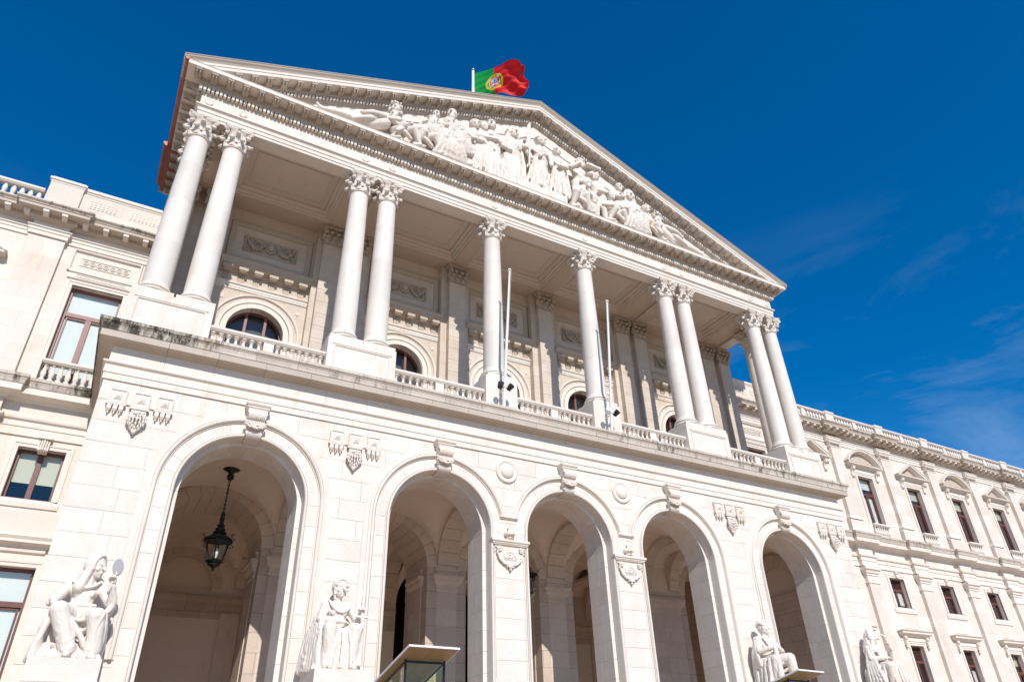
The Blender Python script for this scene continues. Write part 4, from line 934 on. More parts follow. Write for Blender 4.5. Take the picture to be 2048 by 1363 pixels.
# end walls with blind arches
for s in (-1, 1):
    mb = MB(); arch_wall(mb, Y1, Y2 + 0.1, GZ, 10.4, [(3.3, 1.25, ZS + 0.05, 7.5)], 14.22, 15.9); swap_xy(mb)
    mb.v = [(s * x, y, z) for x, y, z in mb.v]; part('porch_end_wall', mb, M_endwall, PAL)
    part('blind_lunette', MB().box(*sorted((s * 14.42, s * 14.6)), 1.9, 4.7, 7.3, 9.1), M_plaster, PAL)
    q = MB(); pts = [(1.44, s), (5.15, s)]
    pr = [(0, 6.75), (0.05, 6.78), (0.05, 6.95), (0.09, 7.0), (0.09, 7.15), (0.16, 7.22), (0.20, 7.30), (0.20, 7.42), (0, 7.45)]
    part('impost_band', MB().sweep([(s * 14.22, 5.15), (s * 14.22, 1.44)] if s > 0 else [(s * 14.22, 1.44), (s * 14.22, 5.15)], [(d, h) for d, h in pr]) if s < 0 else MB().sweep([(14.22, 5.15), (14.22, 1.44)], [(d, h) for d, h in pr]), M_innerwall, PAL)
    for k in range(11):
        q = MB(); a0, a1 = 180 * k / 11, 180 * (k + 1) / 11; g = 0.3
        pts = arc(3.3, ZS + 0.05, 1.23, a0 + g, a1 - g, 3) + arc(3.3, ZS + 0.05, 1.80, a1 - g, a0 + g, 3); m = len(pts)
        q.add([(s * 14.19, y, z) for y, z in pts] + [(s * 14.3, y, z) for y, z in pts], [tuple(range(m)), tuple(reversed(range(m, 2*m)))] + [(i, (i+1) % m, m + (i+1) % m, m + i) for i in range(m)])
        part('blind_arch_stone', q, M_inner, PAL)
# back wall of the vestibule with blind arches, band and doorways
mb = MB(); arch_wall(mb, -14.25, 14.25, GZ, 10.6, [(a, 1.2 if i_ != 2 else 2.05, ZS + 0.1, 7.5 if i_ != 2 else GZ) for i_, a in enumerate(AX)], Y4, Y4 + 0.35)
part('vestibule_back_wall', mb, M_plaster, PAL)
part('lunette_wall', MB().box(-14.25, -2.1, Y4 + 0.18, Y4 + 0.5, GZ, 10.6), M_plaster, PAL)
part('lunette_wall', MB().box(2.1, 14.25, Y4 + 0.18, Y4 + 0.5, GZ, 10.6), M_plaster, PAL)
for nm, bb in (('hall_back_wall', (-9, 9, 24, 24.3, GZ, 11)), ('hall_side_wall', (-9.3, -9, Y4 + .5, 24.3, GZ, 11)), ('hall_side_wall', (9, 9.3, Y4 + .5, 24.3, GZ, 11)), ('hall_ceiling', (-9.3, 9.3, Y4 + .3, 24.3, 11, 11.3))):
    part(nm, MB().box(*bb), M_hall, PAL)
for a in AX:
    if a == AX[2]: continue
    for k in range(11):
        q = MB(); a0, a1 = 180 * k / 11, 180 * (k + 1) / 11; g = 0.3
        pts = arc(a, ZS + 0.1, 1.18, a0 + g, a1 - g, 3) + arc(a, ZS + 0.1, 1.62, a1 - g, a0 + g, 3); m = len(pts)
        q.add([(x, Y4 - 0.04, z) for x, z in pts] + [(x, Y4 + 0.1, z) for x, z in pts], [tuple(range(m)), tuple(reversed(range(m, 2*m)))] + [(i, (i+1) % m, m + (i+1) % m, m + i) for i in range(m)])
        part('blind_arch_stone', q, M_inner, PAL)
    part('wall_pilaster', MB().box(a + 1.75, a + 2.5, Y4 - 0.12, Y4, GZ, 6.6).box(a - 2.5, a - 1.75, Y4 - 0.12, Y4, GZ, 6.6), M_inner, PAL)
for xa_, xb_ in ((-14.25, -2.1), (2.1, 14.25)): part('vestibule_band', MB().sweep([(xa_, Y4), (xb_, Y4)], [(0, 6.35), (0.03, 6.35), (0.03, 6.70), (0.07, 6.72), (0.07, 7.0), (0.14, 7.08), (0.2, 7.15), (0.2, 7.3), (0, 7.32)]), M_innerwall, PAL)
for a in (-5.2, 2.6, 5.2):
    if a == 2.6: Y4_ = 23.9
    else: Y4_ = Y4
    e = empty_part('doorway', PAL, (a, Y4_ - 0.05, 3.0))
    place('doorway_shade_slab', MB().box(-1.0, 1.0, -0.06, 0.0, -4.6, 2.0).mesh('doorway_shade_slab', M_dark), e, (0, 0, 0), local=True)  # solid near-black slab standing in for the unlit doorway
    q = MB().sweep([(1.0, -4.6), (1.0, 2.0), (-1.0, 2.0), (-1.0, -4.6)], [(0, 0.03), (0, 0.16), (0.28, 0.16), (0.30, 0.03)], xz(0.0)); place('door_surround', q.mesh('door_surround', M_inner), e, (0, 0, 0), local=True)
    q = MB().sweep([(1.5, 2.35), (0, 3.0), (-1.5, 2.35)], [(0, 0.03), (0, 0.35), (0.14, 0.40), (0.14, 0.03)], xz(0.0)); q.box(-1.5, 1.5, -0.35, -0.02, 2.2, 2.34); place('door_pediment', q.mesh('door_pediment', M_inner), e, (0, 0, 0), local=True)
for s in (-1, 1):
    part('vestibule_end_wall', MB().box(*sorted((s * 14.22, s * 15.9)), Y2 + 0.1, Y4 + 0.5, GZ, 10.6), M_endwall, PAL)
part('porch_roof_slab', MB().box(-15.9, 15.9, 1.4, Y4 + 0.5, 10.41, 11.2), M_plaster, PAL)

# ------------------------------------------------------------------ loggia: pedestals, columns
YC = 0.88; ZN = 21.53; ZB = 14.37
COLX = [-15.5, -14.19, -9.01, -7.75, -2.59, 2.59, 7.75, 9.01, 14.19, 15.5]
ped_base = [(0, 12.22), (0.07, 12.22), (0.07, 12.42), (0.04, 12.47), (0.0, 12.52)]
ped_cap = [(0, 13.68), (0.02, 13.72), (0.05, 13.75), (0.06, 13.80), (0.06, 13.93), (0, 13.935)]
def pedestal(xa, xb, y0=0.25, y1=1.55):
    e = empty_part('pedestal', PAL, ((xa + xb) / 2, (y0 + y1) / 2, 12.22))
    o = ((xa + xb) / 2, (y0 + y1) / 2, 12.22)
    P = [(xa, y1), (xa, y0), (xb, y0), (xb, y1)]
    part('dado', MB().box(xa, xb, y0, y1, 12.2, 13.93), M_ashlar, e, origin=o)
    part('base_moulding', MB().sweep(P, ped_base), M_trim, e, origin=o)
    if xb - xa > 2:
        q = MB().sweep([(xa + .28, 12.62), (xa + .28, 13.58), (xb - .28, 13.58), (xb - .28, 12.62)], [(0, -0.01), (0, 0.02), (-0.02, 0.035), (-0.05, 0.035), (-0.055, -0.01)], xz(y0), closed=True)
        part('panel_moulding', q, M_trim, e, origin=o)
        part('shadow_moulding', MB().sweep([(xa + .16, y0), (xb - .16, y0)], [(0, 13.655), (0.03, 13.66), (0.03, 13.69), (0, 13.70)]), M_trim, e, origin=o)
for xa, xb in ((-16.13, -13.57), (-9.67, -7.09), (7.09, 9.67), (13.57, 16.13)): pedestal(xa, xb)
for x in (-2.59, 2.59): pedestal(x - 0.71, x + 0.71)
for s in (-1, 1): pedestal(*sorted((s * 14.85, s * 16.13)), 1.56, 3.1)

shaft = []
H = ZN - ZB
def rad(t): return 0.444 - 0.067 * (max(0, t - 0.15) / 0.85) ** 1.35
me_dr = []
cuts = [0, 0.27, 0.545, 0.80, 1.0]
for i in range(4):
    pr = []
    a, b = cuts[i], cuts[i+1]
    pr.append((rad(a) - 0.004, a * H)); pr.append((rad(a), a * H + 0.005))
    for k in range(1, 8): t = a + (b - a) * k / 8; pr.append((rad(t), t * H))
    pr.append((rad(b), b * H - 0.005)); pr.append((rad(b) - 0.004, b * H))
    if i == 0: pr = [(rad(0) + 0.06, 0.0), (rad(0) + 0.055, 0.05), (rad(0) + 0.015, 0.10), (rad(0), 0.17)] + pr[2:]
    me_dr.append(MB().lathe(pr, 48).mesh('shaft_drum', M_column, smooth=30))
me_base = MB().lathe([(0.60, -0.44), (0.60, -0.30), (0.56, -0.299), (0.61, -0.27), (0.63, -0.235), (0.61, -0.195), (0.56, -0.17), (0.53, -0.165), (0.52, -0.14), (0.525, -0.11), (0.55, -0.10), (0.565, -0.07), (0.55, -0.035), (0.52, -0.01), (0.50, 0.0)], 48).mesh('base', M_trim, smooth=40)

def capital(flat=False, seed=1):
    """leafy capital, z=0 at the neck, 1.02 high; flat: the pilaster version, front half only, x from -.43 to .43"""
    mb = MB(); rr = random.Random(seed)
    if not flat:
        mb.lathe([(0.385, -0.03), (0.41, -0.02), (0.425, 0.01), (0.41, 0.04), (0.385, 0.05), (0.385, 0.07), (0.40, 0.085), (0.385, 0.10), (0.375, 0.35), (0.385, 0.6), (0.43, 0.80), (0.50, 0.88)], 40)
        def P(ang, r, z): return (r * math.cos(ang), r * math.sin(ang), z)
        angs1 = [R(k * 45 + 22.5) for k in range(8)]; angs2 = [R(k * 45) for k in range(8)]
    def leaf(fn, ang, z0, h, out, w):
        # a thick tongue, arching out and curling over, with scalloped flanks
        n = 9
        for side in (-1, 0, 1):
            pts = []; rads = []
            for i in range(n):
                t = i / (n - 1); curl = max(0, t - 0.62) / 0.38
                rr_ = 0.385 + 0.05 * t + out * (t ** 2.2) + 0.07 * math.sin(curl * math.pi * 0.7) 
                z = z0 + h * (math.sin(min(t, 0.86) / 0.86 * math.pi / 2) - 0.28 * curl * curl)
                pts.append(fn(ang + side * w * (0.75 - 0.45 * t), rr_ - abs(side) * 0.02, z)); rads.append((0.052 if side == 0 else 0.045) * (1.0 - 0.35 * t) + 0.022)
            mb.tube(pts, rads, 6)
        tip = pts[-1]
        q = fn(ang, 0.385 + 0.06 + out + 0.035, z0 + h * 0.76)
        mb.ball(q, (0.085, 0.085, 0.075), 8, 6)
        for s in (-1, 1): mb.ball(fn(ang + s * w * 0.75, 0.40 + out * 0.35, z0 + h * 0.62), 0.045, 6, 5)
    if not flat:
        for a in angs1: leaf(P, a, 0.08, 0.36, 0.09, 0.20)
        for a in angs2: leaf(P, a, 0.26, 0.46, 0.12, 0.17)
        def corner(ang):
            pts = [P(ang, 0.40 + 0.36 * (t ** 1.6), 0.50 + 0.40 * math.sin(t * 1.5)) for t in [k / 7 for k in range(8)]]
            mb.tube(pts, [0.05 - 0.02 * k / 7 for k in range(8)], 6)
            c = P(ang, 0.70, 0.80)
            d = Vector((math.cos(ang), math.sin(ang), 0)); sp = []
            for k in range(18):
                t = k / 17; r = 0.105 * (1 - 0.8 * t); w = 4.6 * math.pi * t + 1.4
                sp.append(Vector(c) + d * (r * math.cos(w)) + Vector((0, 0, r * math.sin(w))))
            mb.tube(sp, 0.036, 6)
        for k in range(4): corner(R(45 + 90 * k))
        for k in range(4):                              # middle helices and flower
            a = R(90 * k)
            for s in (-1, 1): mb.tube([P(a + s * (0.34 - 0.25 * t), 0.42 + 0.10 * t, 0.52 + 0.32 * math.sin(t * 1.6)) for t in [j / 5 for j in range(6)]], 0.032, 5)
            mb.ball(P(a, 0.535, 0.93), (0.075, 0.075, 0.085), 8, 6)
        # concave abacus
        def aba(r_, z):
            out = []
            for k in range(4):
                a0 = R(45 + 90 * k); a1 = a0 + R(90)
                A = Vector((math.cos(a0), math.sin(a0))) * r_; B = Vector((math.cos(a1), math.sin(a1))) * r_
                tt = (B - A).normalized(); m = Vector((math.cos((a0+a1)/2), math.sin((a0+a1)/2)))
                A = A + tt * 0.05; B = B - tt * 0.05
                for j in range(9):
                    t = j / 8; q = A.lerp(B, t) - m * (0.135 * 4 * t * (1 - t)); out.append((q.x, q.y, z))
            return out
        rings = [aba(0.72, 0.885), aba(0.745, 0.90), aba(0.745, 0.925), aba(0.765, 0.94), aba(0.80, 0.965), aba(0.80, 1.02)]
        vs = [v for r_ in rings for v in r_]; m = len(rings[0]); fs = mb.grid_faces(6, m, closed_c=True); fs.append(tuple(reversed(range(m)))); fs.append(tuple(5 * m + k for k in range(m)))
        mb.add(vs, fs)
    else:
        hw = 0.42
        mb.box(-hw, hw, 0.0, 0.25, -0.02, 0.9); mb.sweep([(-hw, 0.2), (-hw, 0), (hw, 0), (hw, 0.2)], [(0, -0.03), (0.03, -0.02), (0.03, 0.03), (0, 0.045), (0, 0.06), (0.02, 0.075), (0, 0.09)])
        def F(u, r, z): return (u, -(r - 0.385) * 1.0, z)
        for x in (-0.32, 0.0, 0.32): leaf(F, x, 0.08, 0.36, 0.09, 0.085)
        for x in (-0.42, -0.16, 0.16, 0.42): leaf(F, x, 0.26, 0.44, 0.11, 0.07)
        for s in (-1, 1):
            mb.tube([(s * (0.24 + 0.22 * t), -(0.04 + 0.16 * t), 0.52 + 0.36 * math.sin(t * 1.5)) for t in [k / 6 for k in range(7)]], 0.036, 6)
            sp = []
            for k in range(18):
                t = k / 17; r = 0.11 * (1 - 0.8 * t); w = 4.6 * math.pi * t + 1.4
                sp.append((s * (0.46 + r * math.cos(w)), -0.19, 0.78 + r * math.sin(w)))
            mb.tube(sp, 0.036, 6)
            mb.tube([(s * (0.16 - 0.10 * t), -(0.05 + 0.06 * t), 0.52 + 0.3 * t) for t in [j / 4 for j in range(5)]], 0.03, 5)
        mb.ball((0, -0.17, 0.93), (0.08, 0.05, 0.085), 8, 6)
        mb.sweep([(-0.44, 0.2), (-0.44, -0.06), (0.44, -0.06), (0.44, 0.2)], [(0, 0.885), (0.08, 0.90), (0.08, 0.93), (0.12, 0.96), (0.12, 1.02), (0, 1.02)])
        mb.box(-0.45, 0.45, -0.06, 0.2, 0.885, 1.015)
    return mb
me_cap = capital().mesh('capital', M_carve, smooth=45)
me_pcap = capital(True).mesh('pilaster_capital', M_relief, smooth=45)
def column(x, y):
    e = empty_part('column', PAL, (x, y, ZB))
    place('base', me_base, e, (0, 0, 0), local=True)
    place('plinth', MB().box(-0.62, 0.62, -0.62, 0.62, -0.44, -0.30).mesh('plinth', M_trim), e, (0, 0, 0), local=True)
    for m_ in me_dr: place('shaft_drum', m_, e, (0, 0, 0), local=True)
    place('capital', me_cap, e, (0, 0, H), local=True)
for x in COLX: column(x, YC)
for s in (-1, 1): column(s * 15.5, 2.35)

# balusters
def baluster(h, r): 
    p = [(1.0, 0), (1.0, 0.10), (0.55, 0.12), (0.62, 0.16), (0.92, 0.28), (1.0, 0.36), (0.88, 0.48), (0.52, 0.66), (0.42, 0.76), (0.42, 0.80), (0.72, 0.83), (0.72, 0.86), (0.45, 0.88), (0.6, 0.91), (1.0, 0.92), (1.0, 1.0)]
    return MB().lathe([(a * r, b * h) for a, b in p], 12).mesh('baluster', M_trim, smooth=40)
me_bal = baluster(0.74, 0.10); me_bals = baluster(0.72, 0.095)
def balustrade(x0, x1, y, zb, zt, groups, me_b, hb, pier_w=0.36, dy=0.13, rail=None, parent=PAL, solid=False):
    """groups of balusters between small piers"""
    e = empty_part('balustrade', parent, ((x0 + x1) / 2, y, zb)); o = ((x0 + x1) / 2, y, zb)
    L = x1 - x0
    part('plinth_rail', MB().box(x0, x1, y - dy, y + dy, zb, zb + (zt - zb - hb - 0.16)), M_trim, e, origin=o)
    zr = zt - 0.16
    part('top_rail', MB().sweep([(x0, y), (x1, y)], [(-dy - .02, zr), (dy, zr), (dy + .02, zr + .03), (dy + .05, zr + .06), (dy + .05, zr + .14), (dy + .02, zr + .16), (-dy - .02, zr + .16)]), M_trim, e, origin=o)
    n = len(groups); gw = (L - pier_w * (n - 1)) / n; x = x0
    for i, g in enumerate(groups):
        for k in range(g):
            place('baluster', me_b, e, (x + gw * (k + 0.5) / g - o[0], 0, zr - hb - zb), local=True)
        x += gw
        if i < n - 1: part('baluster_pier', MB().box(x + 0.01, x + pier_w - 0.01, y - dy + .02, y + dy - .02, zr - hb, zr), M_trim, e, origin=o); x += pier_w
for xa, xb, g in ((-13.56, -9.68, (7, 7)), (-7.08, -3.31, (6, 7)), (-1.87, 1.87, (7, 7)), (3.31, 7.08, (7, 7)), (9.68, 13.56, (7, 7))):
    balustrade(xa, xb, 0.55, 12.22, 13.32, g, me_bal, 0.74)
for s in (-1, 1):
    q = MB().box(*sorted((s * 15.7, s * 15.95)), 3.12, 5.2, 12.22, 13.3); part('side_parapet', q, M_trim, PAL)

# --- back wall of the loggia
YB = 5.2
DR = 1.16; DZ = 16.35
mb = MB(); arch_wall(mb, -W, W, 12.2, 22.9, [(a if abs(a) < 11 else a * 0.993, DR, DZ, 12.2) for a in AX], YB, YB + 0.5)
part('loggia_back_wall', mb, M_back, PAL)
part('loggia_shade_sheet', MB().box(-W, W, YB + 1.6, YB + 1.8, 11.0, 24), M_dark, PAL)
PILY = 4.55
me_pb = [MB().cbox(-0.43, 0.43, 0.0, 0.3, 0, CH).mesh('pilaster_stone', M_back), MB().cbox(-0.66, 0.66, 0.0, 0.34, 0, CH).mesh('pilaster_stone', M_back)]
for x in COLX:
    e = empty_part('pilaster', PAL, (x, PILY, 13.3))
    k = 0; z = 21.5 - 12 * CH
    while z < 21.4:
        place('pilaster_stone', me_pb[0], e, (0, 0, z - 13.3), local=True)
        z += CH
    place('capital', me_pcap, e, (0, 0.0, 21.5 - 13.3), local=True)
    part('backing_strip', MB().box(x - (0.652 if abs(abs(x) - 2.59) > 1 else 0.74), x + (0.652 if abs(abs(x) - 2.59) > 1 else 0.74), PILY + 0.3, YB + 0.02, 12.2, 22.55), M_back, e, origin=(x, PILY, 13.3))
    part('pilaster_foot', MB().box(x - 0.52, x + 0.52, PILY - 0.08, PILY + 0.34, 12.22, 21.5 - 12 * CH), M_ashlar, e, origin=(x, PILY, 13.3))
BAYS = [-11.6, -5.17, 0.0, 5.17, 11.6]
def ring(a, r, prof, y0, name, z0=12.3, mat=M_trim, parent=PAL, n=36, sm=35):
    path = [(a + r, z0)] + arc(a, DZ, r, 0, 180, n) + [(a - r, z0)]
    part(name, MB().sweep(path, prof, xz(y0)), mat, parent, smooth=sm)
def relief_panel(name, cx, cz, hw, hh, y, parent, mat=M_relief, seed=0):
    rr = random.Random(seed); mb = MB()
    mb.box(-hw, hw, 0.0, 0.05, -hh, hh)
    # mask with leaves in the middle, two swags, corner scrolls
    mb.ball((0, -0.08, 0.02), (0.16, 0.12, 0.2), 10, 8)
    for k in range(14):
        a = 2 * math.pi * k / 14; mb.ball((0.2 * math.cos(a), -0.05, 0.02 + 0.25 * math.sin(a)), (0.07, 0.05, 0.07), 6, 5)
    for s in (-1, 1):
        for k in range(26):
            t = k / 25; x = s * (0.22 + (hw - 0.38) * t); z = 0.22 - 0.50 * math.sin(math.pi * t) ** 0.8
            for q in range(2): mb.ball((x + rr.uniform(-.02, .02), -0.06 - rr.uniform(0, .06), z + rr.uniform(-.05, .05)), rr.uniform(0.035, 0.06), 6, 4)
        c = s * (0.22 + (hw - 0.38) * 0.5)
        for k in range(20):
            t = k / 19; r = 0.16 * (1 - 0.75 * t); mb.ball((c + r * math.cos(5 * math.pi * t), -0.05, 0.14 + r * math.sin(5 * math.pi * t)), 0.03, 6, 4)
        for zz in (-1, 1):
            sp = []
            for k in range(16):
                t = k / 15; r = 0.14 * (1 - 0.7 * t); sp.append((s * (hw - 0.17) + r * math.cos(4.4 * math.pi * t) * s, -0.04, zz * (hh - 0.17) + r * math.sin(4.4 * math.pi * t)))
            mb.tube(sp, 0.028, 5)
        for k in range(10): mb.ball((s * (hw - 0.1), -0.05, -hh + 0.1 + k * (2 * hh - 0.2) / 9), 0.045, 6, 4)
        for k in range(12): mb.ball((s * rr.uniform(0.3, hw - 0.2), -0.03, rr.uniform(-hh + .08, hh - .08)), 0.04, 6, 4)
    return place(name, mb.mesh(name, mat, smooth=60), parent, (cx, y, cz))
tri_me = None
for bi, a in enumerate(BAYS):
    e = empty_part('loggia_bay', PAL, (a, YB, 18.0)); o = (a, YB, 18.0); hw = 1.93
    ax = a if abs(a) < 11 else a
    # door arch rings
    p_in = [(DR, -0.02), (0, 0)]
    for r, pr, nm in ((DR, [(0.0, -0.3), (0.0, 0.05), (0.21, 0.05), (0.21, 0.0)], 'door_archivolt'),
                      (DR + 0.24, [(0.0, -0.01), (0.0, 0.03), (0.02, 0.07), (0.06, 0.07), (0.06, 0.03), (0.18, 0.03), (0.18, -0.01)], 'door_archivolt'),
                      (1.72, [(0.0, -0.01), (0.0, 0.04), (0.03, 0.08), (0.08, 0.08), (0.11, 0.03), (0.11, -0.01)], 'outer_door_moulding')):
        path = [(a + r, 12.4)] + arc(a, DZ, r, 0, 180, 32) + [(a - r, 12.4)]
        part(nm, MB().sweep(path, pr, xz(YB)), M_trim, e, smooth=35, origin=o)
    part('impost', MB().sweep([(a - 1.84, YB), (a - DR - .02, YB)], [(0, 15.98), (0.05, 16.0), (0.05, 16.1), (0.1, 16.14), (0.1, 16.2), (0, 16.22)]), M_trim, e, origin=o)
    part('impost', MB().sweep([(a + DR + .02, YB), (a + 1.84, YB)], [(0, 15.98), (0.05, 16.0), (0.05, 16.1), (0.1, 16.14), (0.1, 16.2), (0, 16.22)]), M_trim, e, origin=o)
    for s in (-1, 1): part('stud', MB().lathe([(0.10, 0), (0.09, 0.04), (0.03, 0.06)], 12), M_trim, e, origin=None); 
    # (studs are placed below in the spandrels)
    # little entablature over the door
    A = [(a - hw, YB), (a + hw, YB)]
    part('lintel_fascia', MB().sweep(A, [(0, 18.22), (0.04, 18.22), (0.04, 18.30), (0.06, 18.31), (0.06, 18.42), (0.10, 18.44), (0.12, 18.47), (0.12, 18.52), (0, 18.54)]), M_trim, e, origin=o)
    for k in range(6):
        x = a - 1.6 + k * 0.64; q = MB()
        for j in (-1, 0, 1): q.box(x + j * 0.085 - 0.028, x + j * 0.085 + 0.028, YB - 0.075, YB + .01, 18.56, 18.98)
        q.box(x - 0.13, x + 0.13, YB - 0.05, YB + .01, 18.55, 19.0)
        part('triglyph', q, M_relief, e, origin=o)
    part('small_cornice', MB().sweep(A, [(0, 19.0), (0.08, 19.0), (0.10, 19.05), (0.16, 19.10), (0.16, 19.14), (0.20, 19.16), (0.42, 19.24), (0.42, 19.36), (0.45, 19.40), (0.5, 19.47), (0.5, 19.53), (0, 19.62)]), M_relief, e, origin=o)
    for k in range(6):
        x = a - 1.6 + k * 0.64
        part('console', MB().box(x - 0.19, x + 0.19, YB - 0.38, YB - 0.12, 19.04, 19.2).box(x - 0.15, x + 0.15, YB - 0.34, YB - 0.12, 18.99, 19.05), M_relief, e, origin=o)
    # framed relief
    part('panel_frame', MB().sweep([(a - hw + .08, 19.75), (a - hw + .08, 21.85), (a + hw - .08, 21.85), (a + hw - .08, 19.75)], [(0, -0.01), (0, 0.06), (-0.04, 0.10), (-0.10, 0.10), (-0.12, 0.04), (-0.12, -0.01)], xz(YB), closed=True), M_relief, e, origin=o)
    part('panel_frame', MB().sweep([(a - hw + .36, 19.98), (a - hw + .36, 21.60), (a + hw - .36, 21.60), (a + hw - .36, 19.98)], [(0, -0.01), (0, 0.05), (-0.05, 0.08), (-0.22, 0.08), (-0.26, 0.03), (-0.26, -0.01)], xz(YB), closed=True), M_relief, e, origin=o)
    rp = relief_panel('garland_relief', a, 20.77, 1.2, 0.46, YB - 0.02, e, seed=bi)
    # glazed door
    w = empty_part('arched_window', PAL, (a, YB + 0.42, 15.0)); wo = (a, YB + 0.42, 15.0)
    r = DR
    part('frame', MB().sweep([(a + r, 12.25)] + arc(a, DZ, r, 0, 180, 32) + [(a - r, 12.25)], [(0.05, 0), (0.05, 0.1), (-0.10, 0.1), (-0.10, 0.0)], xz(YB + 0.45)), M_wood, w, origin=wo)
    for dx in (-0.40, 0.40): part('mullion', MB().box(a + dx - 0.055, a + dx + 0.055, YB + 0.33, YB + 0.45, 12.25, DZ + math.sqrt(r*r - dx*dx)), M_woodpink, w, origin=wo)
    part('transom', MB().box(a - r, a + r, YB + 0.34, YB + 0.45, 15.2, 15.32), M_wood, w, origin=wo)
    pts = [(a + r, 12.25)] + arc(a, DZ, r, 0, 180, 24) + [(a - r, 12.25)]
    q = MB(); q.add([(x, YB + 0.47, z) for x, z in pts], [tuple(range(len(pts)))])
    part('pane', q, M_glass, w, origin=wo)
    part('reflection_sheet', MB().box(a - 1.4, a + 1.4, YB + 0.75, YB + 0.78, 12.25, 17.8), M_glassgrey, w, origin=wo)  # grey sheet added behind the panes to imitate their dull reflection
for o_ in list(bpy.data.objects):
    if o_.name.split('.')[0] == 'stud': bpy.data.objects.remove(o_)
for a in BAYS:
    for s in (-1, 1):
        q = MB().lathe([(0.10, 0), (0.09, 0.03), (0.05, 0.035), (0.02, 0.06)], 12); q.v = [(x, -z, y) for x, y, z in q.v]
        place('stud', q.mesh('stud', M_trim, smooth=40), PAL, (a + s * 1.6, YB, 17.75))

# --- entablature
EX, EY = 15.80, 0.55
PE = [(-EX, 8.0), (-EX, EY), (EX, EY), (EX, 8.0)]
part('architrave', MB().sweep(PE, [(-0.6, 22.55), (0.0, 22.55), (0.0, 22.68), (0.03, 22.69), (0.03, 22.86), (0.06, 22.87), (0.06, 23.02), (0.08, 23.04), (0.11, 23.08), (0.15, 23.10), (0.15, 23.16), (0.03, 23.19), (-0.6, 23.19)]), M_trim, PAL)
x = -EX - 0.03; rs = random.Random(8)
while x < EX + 0.03 - 0.01:
    x2 = min(EX + 0.03, x + rs.uniform(1.5, 2.3)); x2 = EX + 0.03 if EX - x2 < 0.6 else x2
    part('upper_frieze_stone', MB().cbox(x, x2, EY - 0.03, EY + 0.3, 23.18, 23.83, c=0.006, gap=0.002), M_ashlar, PAL); x = x2
for s in (-1, 1): part('side_frieze', MB().box(*sorted((s * (EX - 0.3), s * (EX + 0.03))), EY + 0.3, 8.0, 23.18, 23.83), M_ashlar, PAL)
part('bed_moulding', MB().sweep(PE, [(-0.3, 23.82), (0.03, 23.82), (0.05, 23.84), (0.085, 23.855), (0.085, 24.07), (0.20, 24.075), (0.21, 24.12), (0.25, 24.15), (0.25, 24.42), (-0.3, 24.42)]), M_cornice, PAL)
part('corona', MB().sweep(PE, [(-0.3, 24.422), (0.76, 24.422), (0.76, 24.415), (0.78, 24.415), (0.78, 24.575), (0.795, 24.60), (0.81, 24.615), (-0.05, 24.70), (-0.3, 24.70)]), M_trim, PAL)
def dentil_boxes(mb, fn, u0, u1, pitch=0.155, w=0.105):
    n = int((u1 - u0) / pitch); p = (u1 - u0) / n
    for k in range(n): fn(mb, u0 + p * (k + 0.5) - w / 2, u0 + p * (k + 0.5) + w / 2)
q = MB(); dentil_boxes(q, lambda m, a, b: m.box(a, b, EY - 0.23, EY - 0.08, 23.86, 24.06), -EX - 0.23, EX + 0.23)
part('dentil_course', q, M_trim, PAL, kind='stuff')
for s in (-1, 1):
    q = MB(); dentil_boxes(q, lambda m, a, b: m.box(*sorted((s * (EX + 0.08), s * (EX + 0.19))), a, b, 23.91, 24.06), EY + 0.1, 7.9)
    part('dentil_course', q, M_cornice, PAL, kind='stuff')
def modillion_mesh():
    pts = [(0.0, 0.0), (0.50, 0.0), (0.50, -0.05), (0.485, -0.10), (0.45, -0.115), (0.40, -0.10), (0.32, -0.12), (0.20, -0.17), (0.08, -0.20), (0.0, -0.20)]
    mb = MB(); w = 0.12; m = len(pts)
    mb.add([(x, -y, z) for x in (-w, w) for y, z in pts], [tuple(range(m)), tuple(reversed(range(m, 2*m)))] + [(i, (i+1) % m, m + (i+1) % m, m + i) for i in range(m)])
    mb.sweep([(-w, 0), (-w, -0.50), (w, -0.50), (w, 0)], [(0, -0.045), (0.015, -0.04), (0.03, -0.01), (0.03, 0.0), (0, 0.0)])
    for s in (-0.06, 0.06): mb.box(s - 0.012, s + 0.012, -0.44, -0.06, -0.215, -0.10)
    return mb
me_mod = modillion_mesh().mesh('modillion', M_cornice)
me_modl = modillion_mesh(); me_modl.v = [(y, x, z) for x, y, z in me_modl.v]; me_modl = me_modl.mesh('modillion', M_cornice)
me_modr = modillion_mesh(); me_modr.v = [(-y, x, z) for x, y, z in me_modr.v]; me_modr = me_modr.mesh('modillion', M_cornice)
for k in range(27):
    for s in (-1, 1): place('modillion', me_mod, PAL, (s * (0.305 + 0.61 * k), EY - 0.25, 24.418))
for k in range(12):
    place('modillion', me_modl, PAL, (-EX - 0.25, EY + 0.3 + 0.61 * k, 24.418)); place('modillion', me_modr, PAL, (EX + 0.25, EY + 0.3 + 0.61 * k, 24.418))
for x in COLX:
    q = MB()
    t = MB().lathe([(0.155, 0), (0.155, 0.03), (0.13, 0.05), (0.11, 0.035), (0.08, 0.04), (0.02, 0.045)], 20)
    t.v = [(x_, -z, y) for x_, y, z in t.v]; place('frieze_roundel', t.mesh('frieze_roundel', M_trim, smooth=40), PAL, (x + (0.0), EY - 0.03, 23.44))

